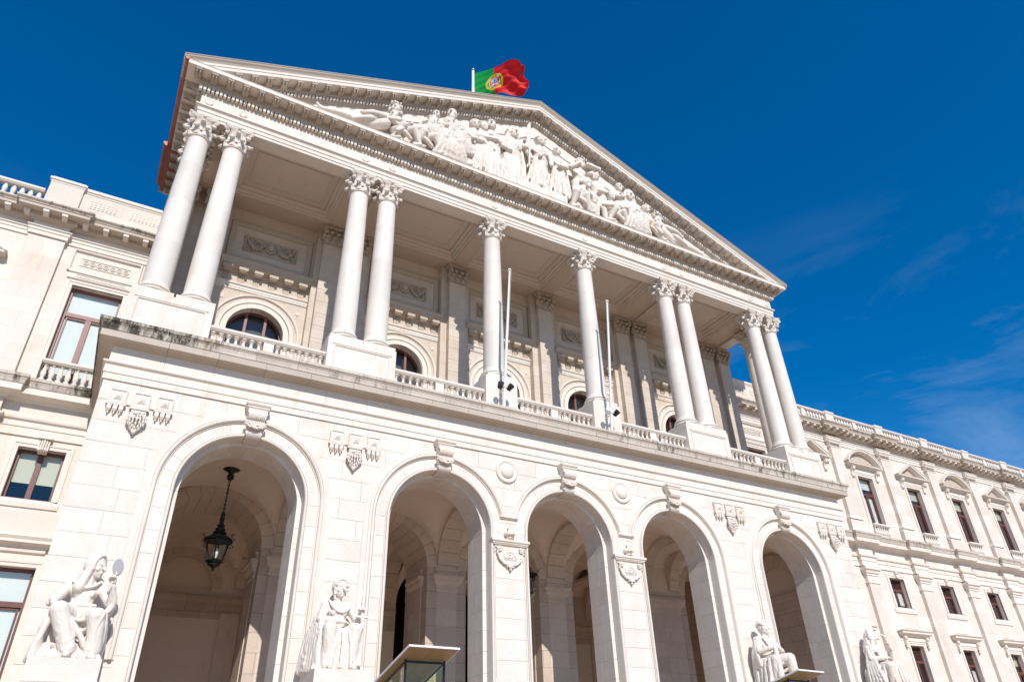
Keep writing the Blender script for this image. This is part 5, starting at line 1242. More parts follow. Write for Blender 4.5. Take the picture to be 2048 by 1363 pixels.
# --- pediment
TX, TZ, AZ = 16.79, 24.82, 31.60
SL = (AZ - TZ) / TX; CT = 1 / math.sqrt(1 + SL * SL)
rp_ = [(TX, TZ), (0, AZ), (-TX, TZ)]
yb0 = EY + 0.0
part('raking_sima', MB().sweep(rp_, [(0, -0.3), (0, 0.83), (-0.03, 0.83), (-0.05, 0.80), (-0.10, 0.79), (-0.15, 0.745), (-0.18, 0.72), (-0.21, 0.71), (-0.21, -0.3)], xz(yb0), vend=True), M_cornice, PAL)
clipz = [((0, 0, 24.61), (0, 0, -1))]
part('raking_corona', MB().sweep(rp_, [(-0.212, -0.3), (-0.212, 0.70), (-0.23, 0.70), (-0.245, 0.68), (-0.37, 0.68), (-0.38, 0.655), (-0.54, 0.655), (-0.54, 0.64), (-0.545, 0.64), (-0.545, -0.3)], xz(yb0), vend=True), M_trim, PAL, clip=clipz)
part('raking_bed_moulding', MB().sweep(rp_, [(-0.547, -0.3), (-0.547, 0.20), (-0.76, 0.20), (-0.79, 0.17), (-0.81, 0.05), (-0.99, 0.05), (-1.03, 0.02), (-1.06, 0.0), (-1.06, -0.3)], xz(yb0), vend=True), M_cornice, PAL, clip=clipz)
q = MB()
for s in (-1, 1):
    n = 108
    for k in range(n):
        xa = 0.04 + k * 0.150; xb = xa + 0.10
        za, zb2 = AZ - SL * xa, AZ - SL * xb; d0, d1 = 0.825 / CT, 0.965 / CT
        if zb2 - d1 < 24.66: break
        q.add([(s*xa, yb0-0.16, za-d1), (s*xb, yb0-0.16, zb2-d1), (s*xb, yb0-0.16, zb2-d0), (s*xa, yb0-0.16, za-d0), (s*xa, yb0-0.04, za-d1), (s*xb, yb0-0.04, zb2-d1), (s*xb, yb0-0.04, zb2-d0), (s*xa, yb0-0.04, za-d0)],
              [(0,1,2,3),(7,6,5,4),(0,4,5,1),(1,5,6,2),(2,6,7,3),(3,7,4,0)])
part('raking_dentil_course', q, M_trim, PAL, kind='stuff')
for s in (-1, 1):
    mm = modillion_mesh(); mm.v = [(x, y * 0.86, z - s * SL * x) for x, y, z in mm.v]; mm = mm.mesh('raking_modillion', M_cornice)
    k = 0
    while True:
        x = 0.33 + 0.60 * k; z = AZ - SL * x - 0.548 / CT
        if z - 0.2 < 24.68: break
        place('raking_modillion', mm, PAL, (s * x, yb0 - 0.20, z)); k += 1
# tympanum
tz = AZ - 1.0 / CT
tx = (tz - 24.5) / SL
part('tympanum_wall', MB(), M_ashlar, PAL) if False else None
q = MB(); q.add([(-tx, 0.62, 24.5), (tx, 0.62, 24.5), (0, 0.62, tz), (-tx, 1.0, 24.5), (tx, 1.0, 24.5), (0, 1.0, tz)], [(0,1,2),(5,4,3),(0,3,4,1),(1,4,5,2),(2,5,3,0)])
part('tympanum_wall', q, M_ashlar, PAL)
ins = 0.95
part('tympanum_border', MB().sweep([(tx - 1.9, 24.95), (0, tz - ins), (-tx + 1.9, 24.95)], [(0, -0.01), (0, 0.05), (-0.06, 0.05), (-0.07, -0.01)], xz(0.62)), M_trim, PAL)
# roof
for s in (-1, 1):
    q = MB(); q.add([(0, 0.3, AZ - 0.06), (s * TX, 0.3, TZ - 0.06), (s * TX, 8.3, TZ - 0.06), (0, 8.3, AZ - 0.06), (0, 0.3, AZ - 0.25), (s * TX, 0.3, TZ - 0.14), (s * TX, 8.3, TZ - 0.14), (0, 8.3, AZ - 0.25)],
                    [(0,1,2,3),(7,6,5,4),(0,4,5,1),(1,5,6,2),(2,6,7,3),(3,7,4,0)])
    part('roof_slope', q, M_cornice, PAL)
    for ya, yb_, ox in ((-0.22, 4.9, 0.0), (4.9, 7.7, 0.16)):
        part('red_gutter', MB().sweep([(-EX, yb_), (-EX, ya)] if s < 0 else [(EX, ya), (EX, yb_)], [(0.80, 24.60), (0.90 + ox, 24.60), (0.94 + ox, 24.66), (0.99 + ox, 24.70), (0.99 + ox, 24.82), (0.80, 24.84)]), M_copper, PAL)
    part('gutter_soffit', MB().box(*sorted((s * (EX + 0.5), s * (EX + 0.93))), 4.9, 7.7, 24.34, 24.60), M_copper, PAL)

# --- loggia ceiling with beams and coffers
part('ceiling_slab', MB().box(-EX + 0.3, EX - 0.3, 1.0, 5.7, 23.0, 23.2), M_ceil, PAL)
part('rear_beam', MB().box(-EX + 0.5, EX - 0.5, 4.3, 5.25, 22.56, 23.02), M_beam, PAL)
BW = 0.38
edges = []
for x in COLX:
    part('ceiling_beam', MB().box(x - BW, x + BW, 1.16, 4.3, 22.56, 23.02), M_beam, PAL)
for x0, x1 in ((-15.12, -14.57), (-8.63, -8.13), (8.13, 8.63), (14.57, 15.12)):
    part('narrow_soffit', MB().box(x0, x1, 1.15, 4.3, 22.66, 23.02), M_beam, PAL)
for x0, x1 in ((-13.81, -9.39), (-7.37, -2.97), (-2.21, 2.21), (2.97, 7.37), (9.39, 13.81)):
    e = empty_part('coffer', PAL, ((x0+x1)/2, 2.7, 22.9)); o = ((x0+x1)/2, 2.7, 22.9)
    P = [(x0, 1.15), (x1, 1.15), (x1, 4.3), (x0, 4.3)]
    # outward (right hand) of this loop is outwards, so negative d goes into the coffer
    part('coffer_moulding', MB().sweep(P, [(0.02, 22.60), (-0.06, 22.60), (-0.10, 22.64), (-0.10, 22.70), (-0.2, 22.76), (-0.22, 22.84), (-0.34, 22.90), (-0.36, 22.99), (-0.36, 23.05), (0.02, 23.05)], closed=True), M_ceil, e, origin=o)
    P2 = [(x0 + .62, 1.77), (x1 - .62, 1.77), (x1 - .62, 3.68), (x0 + .62, 3.68)]
    part('inner_panel_moulding', MB().sweep(P2, [(0.04, 23.01), (0.04, 22.965), (0.0, 22.95), (-0.04, 22.965), (-0.04, 23.01)], closed=True), M_ceil, e, origin=o)
part('upper_back_mass', MB().box(-EX + 0.02, EX - 0.02, 5.7, 7.9, 22.0, 24.4), M_back, PAL)

# ------------------------------------------------------------------ wings
YW = 5.4
PIL0 = 24.9 - 5.03
def wing(s, xend):
    """s = side (+1 right, -1 left)"""
    X = lambda x: s * x
    def bx(mb, x0, x1, *r): a, b = sorted((s * x0, s * x1)); mb.box(a, b, *r); return mb
    pils = []
    c = PIL0
    while c < xend + 1: pils.append(c); c += 5.03
    wins = [c + 2.515 for c in pils[:-1]]
    jogw = [(19.06, 20.29)] + [(c - 0.62, c + 0.62) for c in pils[1:]]
    def path(y, j=0.22, x0=W - 0.02):
        pts = [(x0, y)]
        for a, b in jogw: pts += [(a, y), (a, y - j), (b, y - j), (b, y)]
        pts.append((jogw[-1][1] + 2, y)); pts = [(s * a, b) for a, b in pts]
        return pts if s > 0 else pts[::-1]
    def P(name, mb, mat, **k): return part(name, mb, mat, PAL, **k)
    # wall slabs: built around the openings
    ops = [(17.49, 0.88, 12.5, 16.67, 0.70, 8.33, 10.06, 0.9, 2.4, 6.22)] + [(c, 0.74, 12.5, 16.47, 0.69, 8.30, 10.0, 0.62, 2.4, 6.2) for c in wins]
    mb = MB(); xe = jogw[-1][1] + 2
    cuts = [W - 0.05]
    cur = W - 0.05
    for (c, w1, z0, z1, w2, z2, z3, w3, z4, z5) in ops:
        for (w, a, b) in ((w3, GZ, 7.2), (w2, 7.2, 11.2), (w1, 11.2, 19.5)):
            pass
        lim = c + (19.8 - 17.49 if c < 18 else 2.515)
        L = cur; Rr = lim
        for (w, a, b, zo, zt) in ((w3, GZ, 7.2, z4, z5), (w2, 7.2, 11.2, z2, z3), (w1, 11.2, 19.5, z0, z1)):
            bx(mb, L, c - w, YW, YW + 0.5, a, b); bx(mb, c + w, Rr, YW, YW + 0.5, a, b)
            bx(mb, c - w, c + w, YW, YW + 0.5, a, zo); bx(mb, c - w, c + w, YW, YW + 0.5, zt, b)
        cur = lim
    bx(mb, cur, xe, YW, YW + 0.5, GZ, 19.5)
    P('wing_wall', mb, M_wing)
    P('wing_shade_sheet', bx(MB(), W, xe, YW + 1.6, YW + 1.8, GZ, 19.6), M_dark)
    P('wing_roof', bx(MB(), W, xe, YW - 0.2, 16, 19.35, 19.55), M_cornice)
    # corner strip + pilasters
    P('corner_pier', bx(MB(), 19.06, 20.29, YW - 0.2, YW + 0.02, 12.3, 19.1), M_wing)
    P('corner_pier', bx(MB(), 19.06, 20.29, YW - 0.2, YW + 0.02, GZ, 11.7), M_wing)
    for c in pils[1:]:
        P('upper_pilaster', bx(MB(), c - 0.47, c + 0.47, YW - 0.25, YW + 0.02, 13.3, 18.295), M_wing)
        P('pilaster_pedestal', bx(MB(), c - 0.60, c + 0.60, YW - 0.28, YW + 0.02, 12.3, 13.25), M_wing)
        q = MB(); a, b = sorted((s * (c - 0.5), s * (c + 0.5)))
        q.sweep([(a, YW), (a, YW - 0.25), (b, YW - 0.25), (b, YW)], [(0, 18.02), (0.03, 18.04), (0.03, 18.1), (0, 18.12), (0, 18.3), (0.05, 18.34), (0.05, 18.42), (0.12, 18.5), (0.12, 18.6), (0, 18.62)]); q.box(a + .006, b - .006, YW - .244, YW, 18.3, 18.615)
        P('upper_pilaster_capital', q, M_trim); q = MB()
        q.sweep([(a, YW), (a, YW - 0.25), (b, YW - 0.25), (b, YW)], [(0, 13.26), (0.09, 13.26), (0.09, 13.36), (0.05, 13.40), (0.04, 13.5), (0, 13.52)])
        P('pilaster_base', q, M_trim)
        P('lower_pilaster', bx(MB(), c - 0.48, c + 0.48, YW - 0.22, YW + 0.02, GZ, 9.395), M_wing)
        q = MB(); q.sweep([(a, YW), (a, YW - 0.22), (b, YW - 0.22), (b, YW)], [(0, 9.42), (0.04, 9.44), (0.04, 9.5), (0, 9.52), (0, 9.86), (0.04, 9.88), (0.04, 9.98), (0.10, 10.02), (0.12, 10.14), (0.20, 10.2), (0.20, 10.36), (0, 10.4)]); q.box(a + .006, b - .006, YW - .214, YW, 9.39, 10.395)
        P('lower_pilaster_capital', q, M_trim)
    # bands and cornices
    P('lower_architrave', MB().sweep(path(YW), [(-0.05, 10.42), (0.06, 10.42), (0.06, 10.70), (0.09, 10.72), (0.09, 10.90), (0.16, 10.96), (0.18, 11.03), (0.0, 11.06), (-0.05, 11.06)]), M_trim)
    P('sill_frieze', MB().sweep(path(YW), [(-0.05, 11.05), (0.02, 11.05), (0.02, 11.60), (-0.05, 11.60)]), M_wing)
    P('sill_cornice', MB().sweep(path(YW), [(-0.05, 11.58), (0.04, 11.60), (0.10, 11.66), (0.14, 11.70), (0.42, 11.76), (0.44, 11.76), (0.44, 11.98), (0.47, 12.0), (-0.05, 12.0)]), M_trim)
    P('sill_cornice_edge', MB().sweep(path(YW), [(-0.05, 12.0), (0.47, 12.0), (0.49, 12.1), (0.53, 12.2), (0.56, 12.22), (0.56, 12.33), (-0.05, 12.36)]), M_sima)
    P('top_architrave', MB().sweep(path(YW), [(-0.05, 18.38), (0.05, 18.38), (0.05, 18.54), (0.08, 18.56), (0.08, 18.66), (0.13, 18.70), (0.13, 18.74), (0, 18.76), (-0.05, 18.76)]), M_trim)
    P('top_cornice', MB().sweep(path(YW), [(-0.05, 19.02), (0.08, 19.02), (0.14, 19.10), (0.20, 19.12), (0.20, 19.26), (0.56, 19.26), (0.57, 19.26), (0.57, 19.37), (0.60, 19.39), (-0.05, 19.39)]), M_cornice)
    P('top_cornice_edge', MB().sweep(path(YW), [(-0.05, 19.39), (0.60, 19.39), (0.62, 19.43), (0.68, 19.48), (0.70, 19.50), (0.70, 19.56), (-0.05, 19.58)]), M_sima)
    # modillions
    mm = MB().box(-0.10, 0.10, -0.34, 0.0, -0.12, 0.0); mm.box(-0.08, 0.08, -0.30, 0.0, -0.145, -0.12); mm = mm.mesh('wing_modillion', M_trim)
    x = W + 0.35
    while x < min(xe, 62):
        j = 0.22 if any(a - 0.1 < x < b + 0.1 for a, b in jogw) else 0
        place('wing_modillion', mm, PAL, (s * x, YW - j - 0.20, 19.26)); x += 0.72 if x < 19 else 0.629
    # parapet near the loggia: solid, with blind baluster reliefs
    P('parapet_block', bx(MB(), W, 19.06, YW - 0.36, YW + 0.1, 19.56, 20.85), M_wing)
    a, b = sorted((s * W, s * 19.06))
    P('parapet_coping', MB().sweep([(a, YW - 0.36), (b, YW - 0.36)], [(-0.45, 20.8), (0.02, 20.8), (0.03, 20.86), (0.07, 20.89), (0.07, 21.0), (0.04, 21.05), (-0.45, 21.05)]), M_trim)
    for g in (0, 1):
        q = MB()
        for k in range(7 if g == 0 else 8):
            xx = (18.68 if g == 0 else 17.2) - k * 0.145
            for zz, hh_ in ((20.50, 0.03), (20.40, 0.05), (20.28, 0.05), (20.17, 0.03)):
                bx(q, xx - 0.035, xx + 0.035, YW - 0.385, YW - 0.355, zz - hh_, zz + hh_)
        P('blind_balusters', q, M_trim, kind='stuff')
    a, b = sorted((s * 19.06, s * 20.22))
    P('parapet_pier', MB().box(a, b, YW - 0.5, YW + 0.1, 19.56, 20.9), M_wing)
    P('parapet_pier_cap', MB().sweep([(a, YW + .1), (a, YW - 0.5), (b, YW - 0.5), (b, YW + .1)], [(-0.3, 20.85), (0.01, 20.85), (0.03, 20.92), (0.07, 20.95), (0.07, 21.04), (0.0, 21.05), (0.0, 21.12), (-0.3, 21.12)]), M_trim)
    # open balustrades
    bz = []
    for i, c in enumerate(pils[:-1]):
        x0 = (20.3 if i == 0 else c + 0.40); x1 = pils[i+1] - 0.40
        if x0 > 58: break
        a, b = sorted((s * x0, s * x1))
        balustrade(a, b, YW - 0.32, 19.56, 20.42, (7, 7), me_bals, 0.52, pier_w=0.3, dy=0.12)
        c2 = pils[i+1]; a, b = sorted((s * (c2 - 0.38), s * (c2 + 0.38)))
        P('parapet_pier', MB().box(a, b, YW - 0.5, YW - 0.14, 19.56, 20.36), M_wing)
        P('parapet_pier_cap', MB().sweep([(a, YW - .14), (a, YW - 0.5), (b, YW - 0.5), (b, YW - .14)], [(-0.2, 20.34), (0.02, 20.34), (0.05, 20.40), (0.05, 20.49), (-0.2, 20.49)]), M_trim)
    # ---- windows
    def window(c, w, z0, z1, blind_to, kind, frame=M_wood, blindmat=M_blind, deep=0.30):
        """joinery in an opening; blind_to = lower edge of the pulled blind (None: open)"""
        cx = s * c; e = empty_part('window', PAL, (cx, YW + deep, z0)); o = (cx, YW + deep, z0); y = YW + deep
        f = 0.09
        q = MB().sweep([(cx + w, z0), (cx + w, z1), (cx - w, z1), (cx - w, z0)], [(0, 0), (0, 0.08), (-f, 0.08), (-f, 0)], xz(y + 0.02), closed=True)
        part('frame', q, frame, e, origin=o)
        part('pane', MB().box(cx - w + f, cx + w - f, y + 0.03, y + 0.035, z0 + f, z1 - f), M_glass, e, origin=o)
        H_ = z1 - z0
        if kind == 'tall':
            zt = z0 + H_ * 0.72
            part('transom', MB().box(cx - w + f, cx + w - f, y - 0.07, y + 0.02, zt - 0.08, zt + 0.08), frame, e, origin=o)
            part('mullion', MB().box(cx - 0.09, cx + 0.09, y - 0.06, y + 0.02, z0 + f, zt - 0.08), frame, e, origin=o)
            for t in (-1, 1): part('casement', MB().sweep([(cx + t * (w - f) / 2 + (w - f) / 2 * 0.88, z0 + f), (cx + t * (w - f) / 2 + (w - f) / 2 * 0.88, zt - .1), (cx + t * (w - f) / 2 - (w - f) / 2 * 0.88, zt - .1), (cx + t * (w - f) / 2 - (w - f) / 2 * 0.88, z0 + f)], [(0, 0), (0, 0.05), (-0.05, 0.05), (-0.05, 0)], xz(y + 0.02), closed=True), frame, e, origin=o)
        elif kind == 'small':
            part('mullion', MB().box(cx - 0.08, cx + 0.08, y - 0.06, y + 0.02, z0 + f, z1 - f), frame, e, origin=o)
        elif kind in ('louver', 'lowlouver'):
            zt = z0 + H_ * (0.62 if kind == 'louver' else 0.78)
            part('transom', MB().box(cx - w + f, cx + w - f, y - 0.07, y + 0.02, zt - 0.07, zt + 0.07), frame, e, origin=o)
            q = MB(); zz = zt + 0.1
            while zz < z1 - 0.12:
                q.add([(cx-w+f, y-0.06, zz), (cx+w-f, y-0.06, zz), (cx+w-f, y+0.0, zz+0.05), (cx-w+f, y+0.0, zz+0.05), (cx-w+f, y-0.06, zz+.012), (cx+w-f, y-0.06, zz+.012), (cx+w-f, y+0.0, zz+0.062), (cx-w+f, y+0.0, zz+0.062)], [(0,1,2,3),(4,5,6,7),(0,1,5,4)]); zz += 0.075
            q.box(cx-w+f, cx+w-f, y + .005, y + .025, zt, z1 - f)
            part('louvres', q, M_louver, e, origin=o, kind='stuff')
            part('mullion', MB().box(cx - 0.06, cx + 0.06, y - 0.05, y + 0.02, z0 + f, zt), frame, e, origin=o)
        if blind_to is not None:
            for (za, zb_) in blind_to: part('blind', MB().box(cx - w + f, cx + w - f, y + 0.045, y + 0.05, za, zb_), blindmat, e, origin=o)
        return e
    def surround(c, w, z0, z1, fw=0.2, sill=True, top=True):
        cx = s * c
        part('window_surround', MB().sweep([(cx + w, z0), (cx + w, z1), (cx - w, z1), (cx - w, z0)] , [(0, -0.05), (0, 0.03), (fw * 0.55, 0.03), (fw * 0.58, 0.055), (fw, 0.06), (fw + 0.01, -0.02)], xz(YW)), M_trim, PAL)
    # near bay
    c = 17.49; cx = s * c
    if s < 0: window(c, 0.88, 12.5, 16.67, [(12.6, 16.6)], 'tall', M_woodpink, M_blindw)
    else: window(c, 0.88, 12.5, 16.67, None, 'tall')
    surround(c, 0.88, 12.5, 16.67)
    a, b = cx - 1.14, cx + 1.14
    P('lintel_band', MB().sweep([(a, YW), (b, YW)], [(0, 16.94), (0.07, 16.95), (0.07, 17.16), (0.12, 17.2), (0.12, 17.28), (0, 17.32)]), M_trim)
    P('lintel_panel', MB().sweep([(cx - .85, 17.03), (cx - .85, 17.12), (cx + .85, 17.12), (cx + .85, 17.03)], [(0, 0.06), (0, 0.09), (-0.02, 0.09), (-0.02, 0.06)], xz(YW), closed=True), M_trim)
    P('ring_panel_frame', MB().sweep([(a, 17.34), (a, 18.2), (b, 18.2), (b, 17.34)], [(0, -0.01), (0, 0.05), (-0.03, 0.09), (-0.07, 0.09), (-0.10, 0.03), (-0.10, -0.01)], xz(YW), closed=True), M_trim)
    P('ring_panel_frame', MB().sweep([(cx - .86, 17.62), (cx - .86, 17.93), (cx + .86, 17.93), (cx + .86, 17.62)], [(0, -0.01), (0, 0.03), (-0.03, 0.03), (-0.03, -0.01)], xz(YW), closed=True), M_trim)
    for k in range(7):
        sp = [(cx + (k - 3) * 0.236 + 0.088 * math.cos(t), YW - 0.02, 17.775 + 0.088 * math.sin(t)) for t in [2 * math.pi * j / 14 for j in range(15)]]
        q = MB().tube(sp, 0.022, 5, cap=False); q.ball((cx + (k - 3) * 0.236, YW - 0.01, 17.775), (0.045, 0.03, 0.045), 8, 5)
        P('carved_ring', q, M_trim)
    balustrade(cx - 0.88, cx + 0.88, YW - 0.12, 12.34, 13.3, (7,), me_bals, 0.66, dy=0.12)
    for t in (-1, 1):
        P('balcony_block', MB().box(*sorted((cx + t * 0.90, cx + t * 1.30)), YW - 0.24, YW + 0.02, 12.34, 13.30), M_trim)
    window(c, 0.70, 8.33, 10.06, [(8.95, 9.98)] if s < 0 else None, 'small')
    surround(c, 0.70, 8.33, 10.06)
    P('window_apron', MB().sweep([(cx - .95, YW), (cx + .95, YW)], [(0, 8.05), (0.05, 8.06), (0.07, 8.2), (0.03, 8.24), (0, 8.3)]), M_trim)
    q = MB(); 
    for t in range(5): q.box(cx - 0.17 + t * 0.07, cx - 0.17 + t * 0.07 + 0.05, YW - 0.20 + 0.02 * abs(t - 2), YW, 9.98, 10.44)
    q.box(cx - 0.2, cx + 0.2, YW - 0.24, YW, 10.36, 10.46); q.box(cx - 0.14, cx + 0.14, YW - 0.12, YW + .2, 9.95, 10.1)
    P('window_keystone', q, M_trim)
    P('lower_hood', MB().sweep([(cx - 1.05, YW + .02), (cx - 1.05, YW), (cx + 0.92, YW), (cx + 0.92, YW + .02)], [(0, 6.62), (0.08, 6.66), (0.10, 6.8), (0.16, 6.85), (0.30, 6.9), (0.30, 6.98), (0.36, 7.08), (0, 7.12)]), M_trim)
    surround(c, 0.90, 2.4, 6.22)
    window(c, 0.90, 2.4, 6.22, [(5.22, 6.12), (2.5, 5.05)], 'tall', M_wood, M_blindw if s < 0 else M_blind)
    # regular bays
    for i, c in enumerate(wins):
        cx = s * c
        if c > 62: break
        seg = (i % 2 == 1)
        lit = s > 0 and i == 1
        window(c, 0.74, 12.5, 16.47, [(15.75, 16.4)] + ([(12.6, 15.25)] if lit else []), 'tall', M_wood, M_blindw if lit else M_blind)
        surround(c, 0.74, 12.5, 16.47, 0.22)
        e = empty_part('window_pediment', PAL, (cx, YW, 17.2)); o = (cx, YW, 17.2)
        part('hood_frieze', MB().box(cx - 1.2, cx + 1.2, YW - 0.06, YW, 16.72, 17.05), M_trim, e, origin=o)
        a, b = cx - 1.42, cx + 1.42
        part('hood_shelf', MB().sweep([(a, YW), (a, YW - 0.12), (b, YW - 0.12), (b, YW)], [(-0.1, 17.0), (0, 17.0), (0.06, 17.03), (0.08, 17.08), (0.26, 17.12), (0.28, 17.20), (0.30, 17.22), (0, 17.24), (-0.1, 17.24)]), M_trim, e, origin=o)
        part('hood_shelf_body', MB().box(a + .01, b - .01, YW - 0.12, YW, 16.99, 17.23), M_trim, e, origin=o)
        rk = [(0, -0.36), (0, 0.42), (-0.05, 0.42), (-0.07, 0.38), (-0.10, 0.36), (-0.17, 0.35), (-0.19, 0.18), (-0.24, 0.12), (-0.24, -0.02), (-0.2, -0.02)]
        rk = [(0, -0.02), (0, 0.42), (-0.04, 0.42), (-0.07, 0.38), (-0.16, 0.36), (-0.17, 0.18), (-0.23, 0.12), (-0.23, -0.02)]
        if seg:
            rad_ = 2.05; half = 1.74; cz = 18.30 - rad_; an = math.degrees(math.asin(half / rad_))
            pth = arc(cx, cz, rad_, 90 - an, 90 + an, 18)
            part('curved_hood', MB().sweep(pth, rk, xz(YW)), M_trim, e, origin=o, clip=[((0, 0, 17.2), (0, 0, -1))])
            pp = arc(cx, cz, rad_ - 0.2, 90 - an, 90 + an, 18)
            q = MB(); q.add([(x, YW - 0.04, z) for x, z in pp] + [(x, YW, z) for x, z in pp], [tuple(range(19)), tuple(reversed(range(19, 38)))] + [(k, k + 1, 20 + k, 19 + k) for k in range(18)])
        else:
            part('raking_hood', MB().sweep([(cx + 1.76, 17.20), (cx, 18.22), (cx - 1.76, 17.20)], rk, xz(YW), vend=True), M_trim, e, origin=o, clip=[((0, 0, 17.2), (0, 0, -1))])
            q = MB(); q.add([(cx - 1.4, YW - .04, 17.2), (cx + 1.4, YW - .04, 17.2), (cx, YW - .04, 18.0), (cx - 1.4, YW, 17.2), (cx + 1.4, YW, 17.2), (cx, YW, 18.0)], [(0,1,2),(5,4,3),(0,3,4,1),(1,4,5,2),(2,5,3,0)])
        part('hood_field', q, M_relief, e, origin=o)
        for t in (-1, 1):
            x = cx + t * 1.20; pr = [(0, 17.0), (0.30, 17.0), (0.32, 16.94), (0.28, 16.84), (0.16, 16.72), (0.10, 16.58), (0.12, 16.46), (0.10, 16.36), (0.04, 16.28), (0, 16.22)]
            m = len(pr); q = MB(); q.add([(xx, YW - y, z) for xx in (x - 0.12, x + 0.12) for y, z in pr], [tuple(range(m)), tuple(reversed(range(m, 2*m)))] + [(k, (k+1) % m, m + (k+1) % m, m + k) for k in range(m)])
            q.ball((x, YW - 0.2, 16.86), (0.15, 0.11, 0.11), 8, 6); q.ball((x, YW - 0.08, 16.38), (0.13, 0.07, 0.08), 8, 6)
            part('hood_console', q, M_trim, e, origin=o)
        balustrade(cx - 0.76, cx + 0.76, YW - 0.10, 12.34, 13.3, (7,), me_bals, 0.66, dy=0.10)
        P('bay_apron', MB().box(cx - 1.86, cx - 0.78, YW - 0.05, YW + .01, 12.34, 13.24), M_wing); P('bay_apron', MB().box(cx + 0.78, cx + 1.86, YW - 0.05, YW + .01, 12.34, 13.24), M_wing)
        # mezzanine window
        open_ = s > 0 and i == 1
        window(c, 0.69, 8.30, 10.0, [(8.5, 9.35)] if open_ else None, 'louver', M_wood, M_blindw)
        surround(c, 0.69, 8.30, 10.0, 0.2)
        P('window_apron', MB().sweep([(cx - 1.0, YW), (cx + 1.0, YW)], [(0, 7.98), (0.05, 7.98), (0.07, 8.16), (0.03, 8.2), (0, 8.26)]), M_trim)
        q = MB().box(cx - 0.1, cx + 0.1, YW - 0.16, YW, 10.0, 10.34); q.ball((cx, YW - 0.14, 10.28), (0.13, 0.09, 0.09), 8, 6); q.ball((cx, YW - 0.1, 10.05), (0.1, 0.07, 0.07), 8, 6)
        P('window_keystone', q, M_trim)
        # ground-floor window
        window(c, 0.61, 2.4, 6.2, [(2.6, 5.1)] if (s > 0 and i == 2) else ([(5.55, 6.1)] if i == 3 else None), 'lowlouver' if i < 3 else 'tall', M_wood, M_blindw if i == 2 else M_blind)
        surround(c, 0.61, 2.4, 6.2, 0.18)
        P('lower_hood', MB().sweep([(cx - 1.15, YW), (cx - 1.15, YW - .1), (cx + 1.15, YW - .1), (cx + 1.15, YW)], [(-.05, 6.66), (0.0, 6.66), (0.05, 6.70), (0.12, 6.74), (0.22, 6.80), (0.22, 6.88), (0.30, 6.96), (-.05, 7.0)]), M_trim)
        P('hood_panel', MB().box(cx - 1.1, cx + 1.1, YW - 0.05, YW, 6.42, 6.7).box(cx - 0.62, cx + 0.62, YW - 0.03, YW, 7.14, 7.2), M_trim)
        for t in (-1, 1):
            x = cx + t * 1.0; q = MB().box(x - 0.09, x + 0.09, YW - 0.16, YW, 6.2, 6.68); q.ball((x, YW - 0.15, 6.56), (0.11, 0.1, 0.12), 8, 6); q.ball((x, YW - 0.10, 6.12), (0.09, 0.07, 0.10), 8, 6)
            P('hood_console', q, M_trim)
wing(1, 68)
wing(-1, 27)

# ------------------------------------------------------------------ sculpture in place
def make_statue(x, kind, label, seed):
    t = thing('statue', label, 'statue', (x, -0.05, 2.76), group='seated marble figures on plinths')
    me = SM[kind]
    place('seated_figure', me, t, (0, 0, 0), local=True)
    q = MB().box(-0.74, 0.74, -1.42, 0.03, -4.3, 0.0)
    place('plinth', q.mesh('plinth', M_ashlar), t, (0, 0, 0.0), local=True)
    q = MB().sweep([(-0.74, 0.03), (-0.74, -1.42), (0.74, -1.42), (0.74, 0.03)], [(0, -0.50), (0.012, -0.50), (0.012, -0.47), (0, -0.465)]); q.sweep([(-0.74, 0.03), (-0.74, -1.42), (0.74, -1.42), (0.74, 0.03)], [(0, -0.9), (0.03, -0.9), (0.03, -0.84), (0, -0.83)])
    place('plinth_moulding', q.mesh('plinth_moulding', M_trim), t, (0, 0, 0), local=True)
    return t
s1 = make_statue(-15.02, 'mirror', 'seated hooded marble woman raising a round hand mirror, left of the first arch', 1)
q = MB().lathe([(0.02, -0.02), (0.17, -0.02), (0.185, 0.0), (0.17, 0.02), (0.02, 0.02)], 28); M_ = Matrix.Rotation(R(-80), 3, 'X'); Mz = Matrix.Rotation(R(-38), 3, 'Z')
q.v = [tuple(Mz @ (M_ @ Vector((v[0] * 0.85, v[1] * 1.15, v[2]))) + Vector((0.58, -0.99, 2.17))) for v in q.v]
place('hand_mirror', q.mesh('hand_mirror', M_mirror, smooth=40), s1, (0, 0, 0), local=True)
make_statue(-8.60, 'sword', 'seated marble woman with long braids and wide mantle, hand on an upright sword', 2)
make_statue(8.50, 'club', 'seated marble figure with short curls, both hands on top of an upright club', 3)
make_statue(15.05, 'veil', 'seated veiled marble woman at the right corner pier, one hand raised beside her chin', 4)

for i, (x, z, fn, lab, dr) in enumerate(PED):
    o = place('carved_figure', PM[i], None, (x, 0.62, z)); o['label'] = lab; o['category'] = 'statue'; o['group'] = 'carved figures in the pediment'
q = MB().box(-1.85, 1.35, -0.02, 0.64, 24.66, 25.36); part('raised_block', q, M_trim, PAL)
q = MB().box(7.2, 8.35, 0.1, 0.6, 24.7, 25.8)
o = place('stone_chest', q.mesh('stone_chest', M_carve, (7.7, 0.3, 24.7)), None, (7.7, 0.3, 24.7)); o['label'] = 'plain carved stone chest beside the reclining figure in the right corner of the pediment'; o['category'] = 'chest'
o = place('stone_bundle', SACK, None, (0, 0, 0)); o['label'] = 'carved stone sack standing beside the raised block in the pediment'; o['category'] = 'sack'

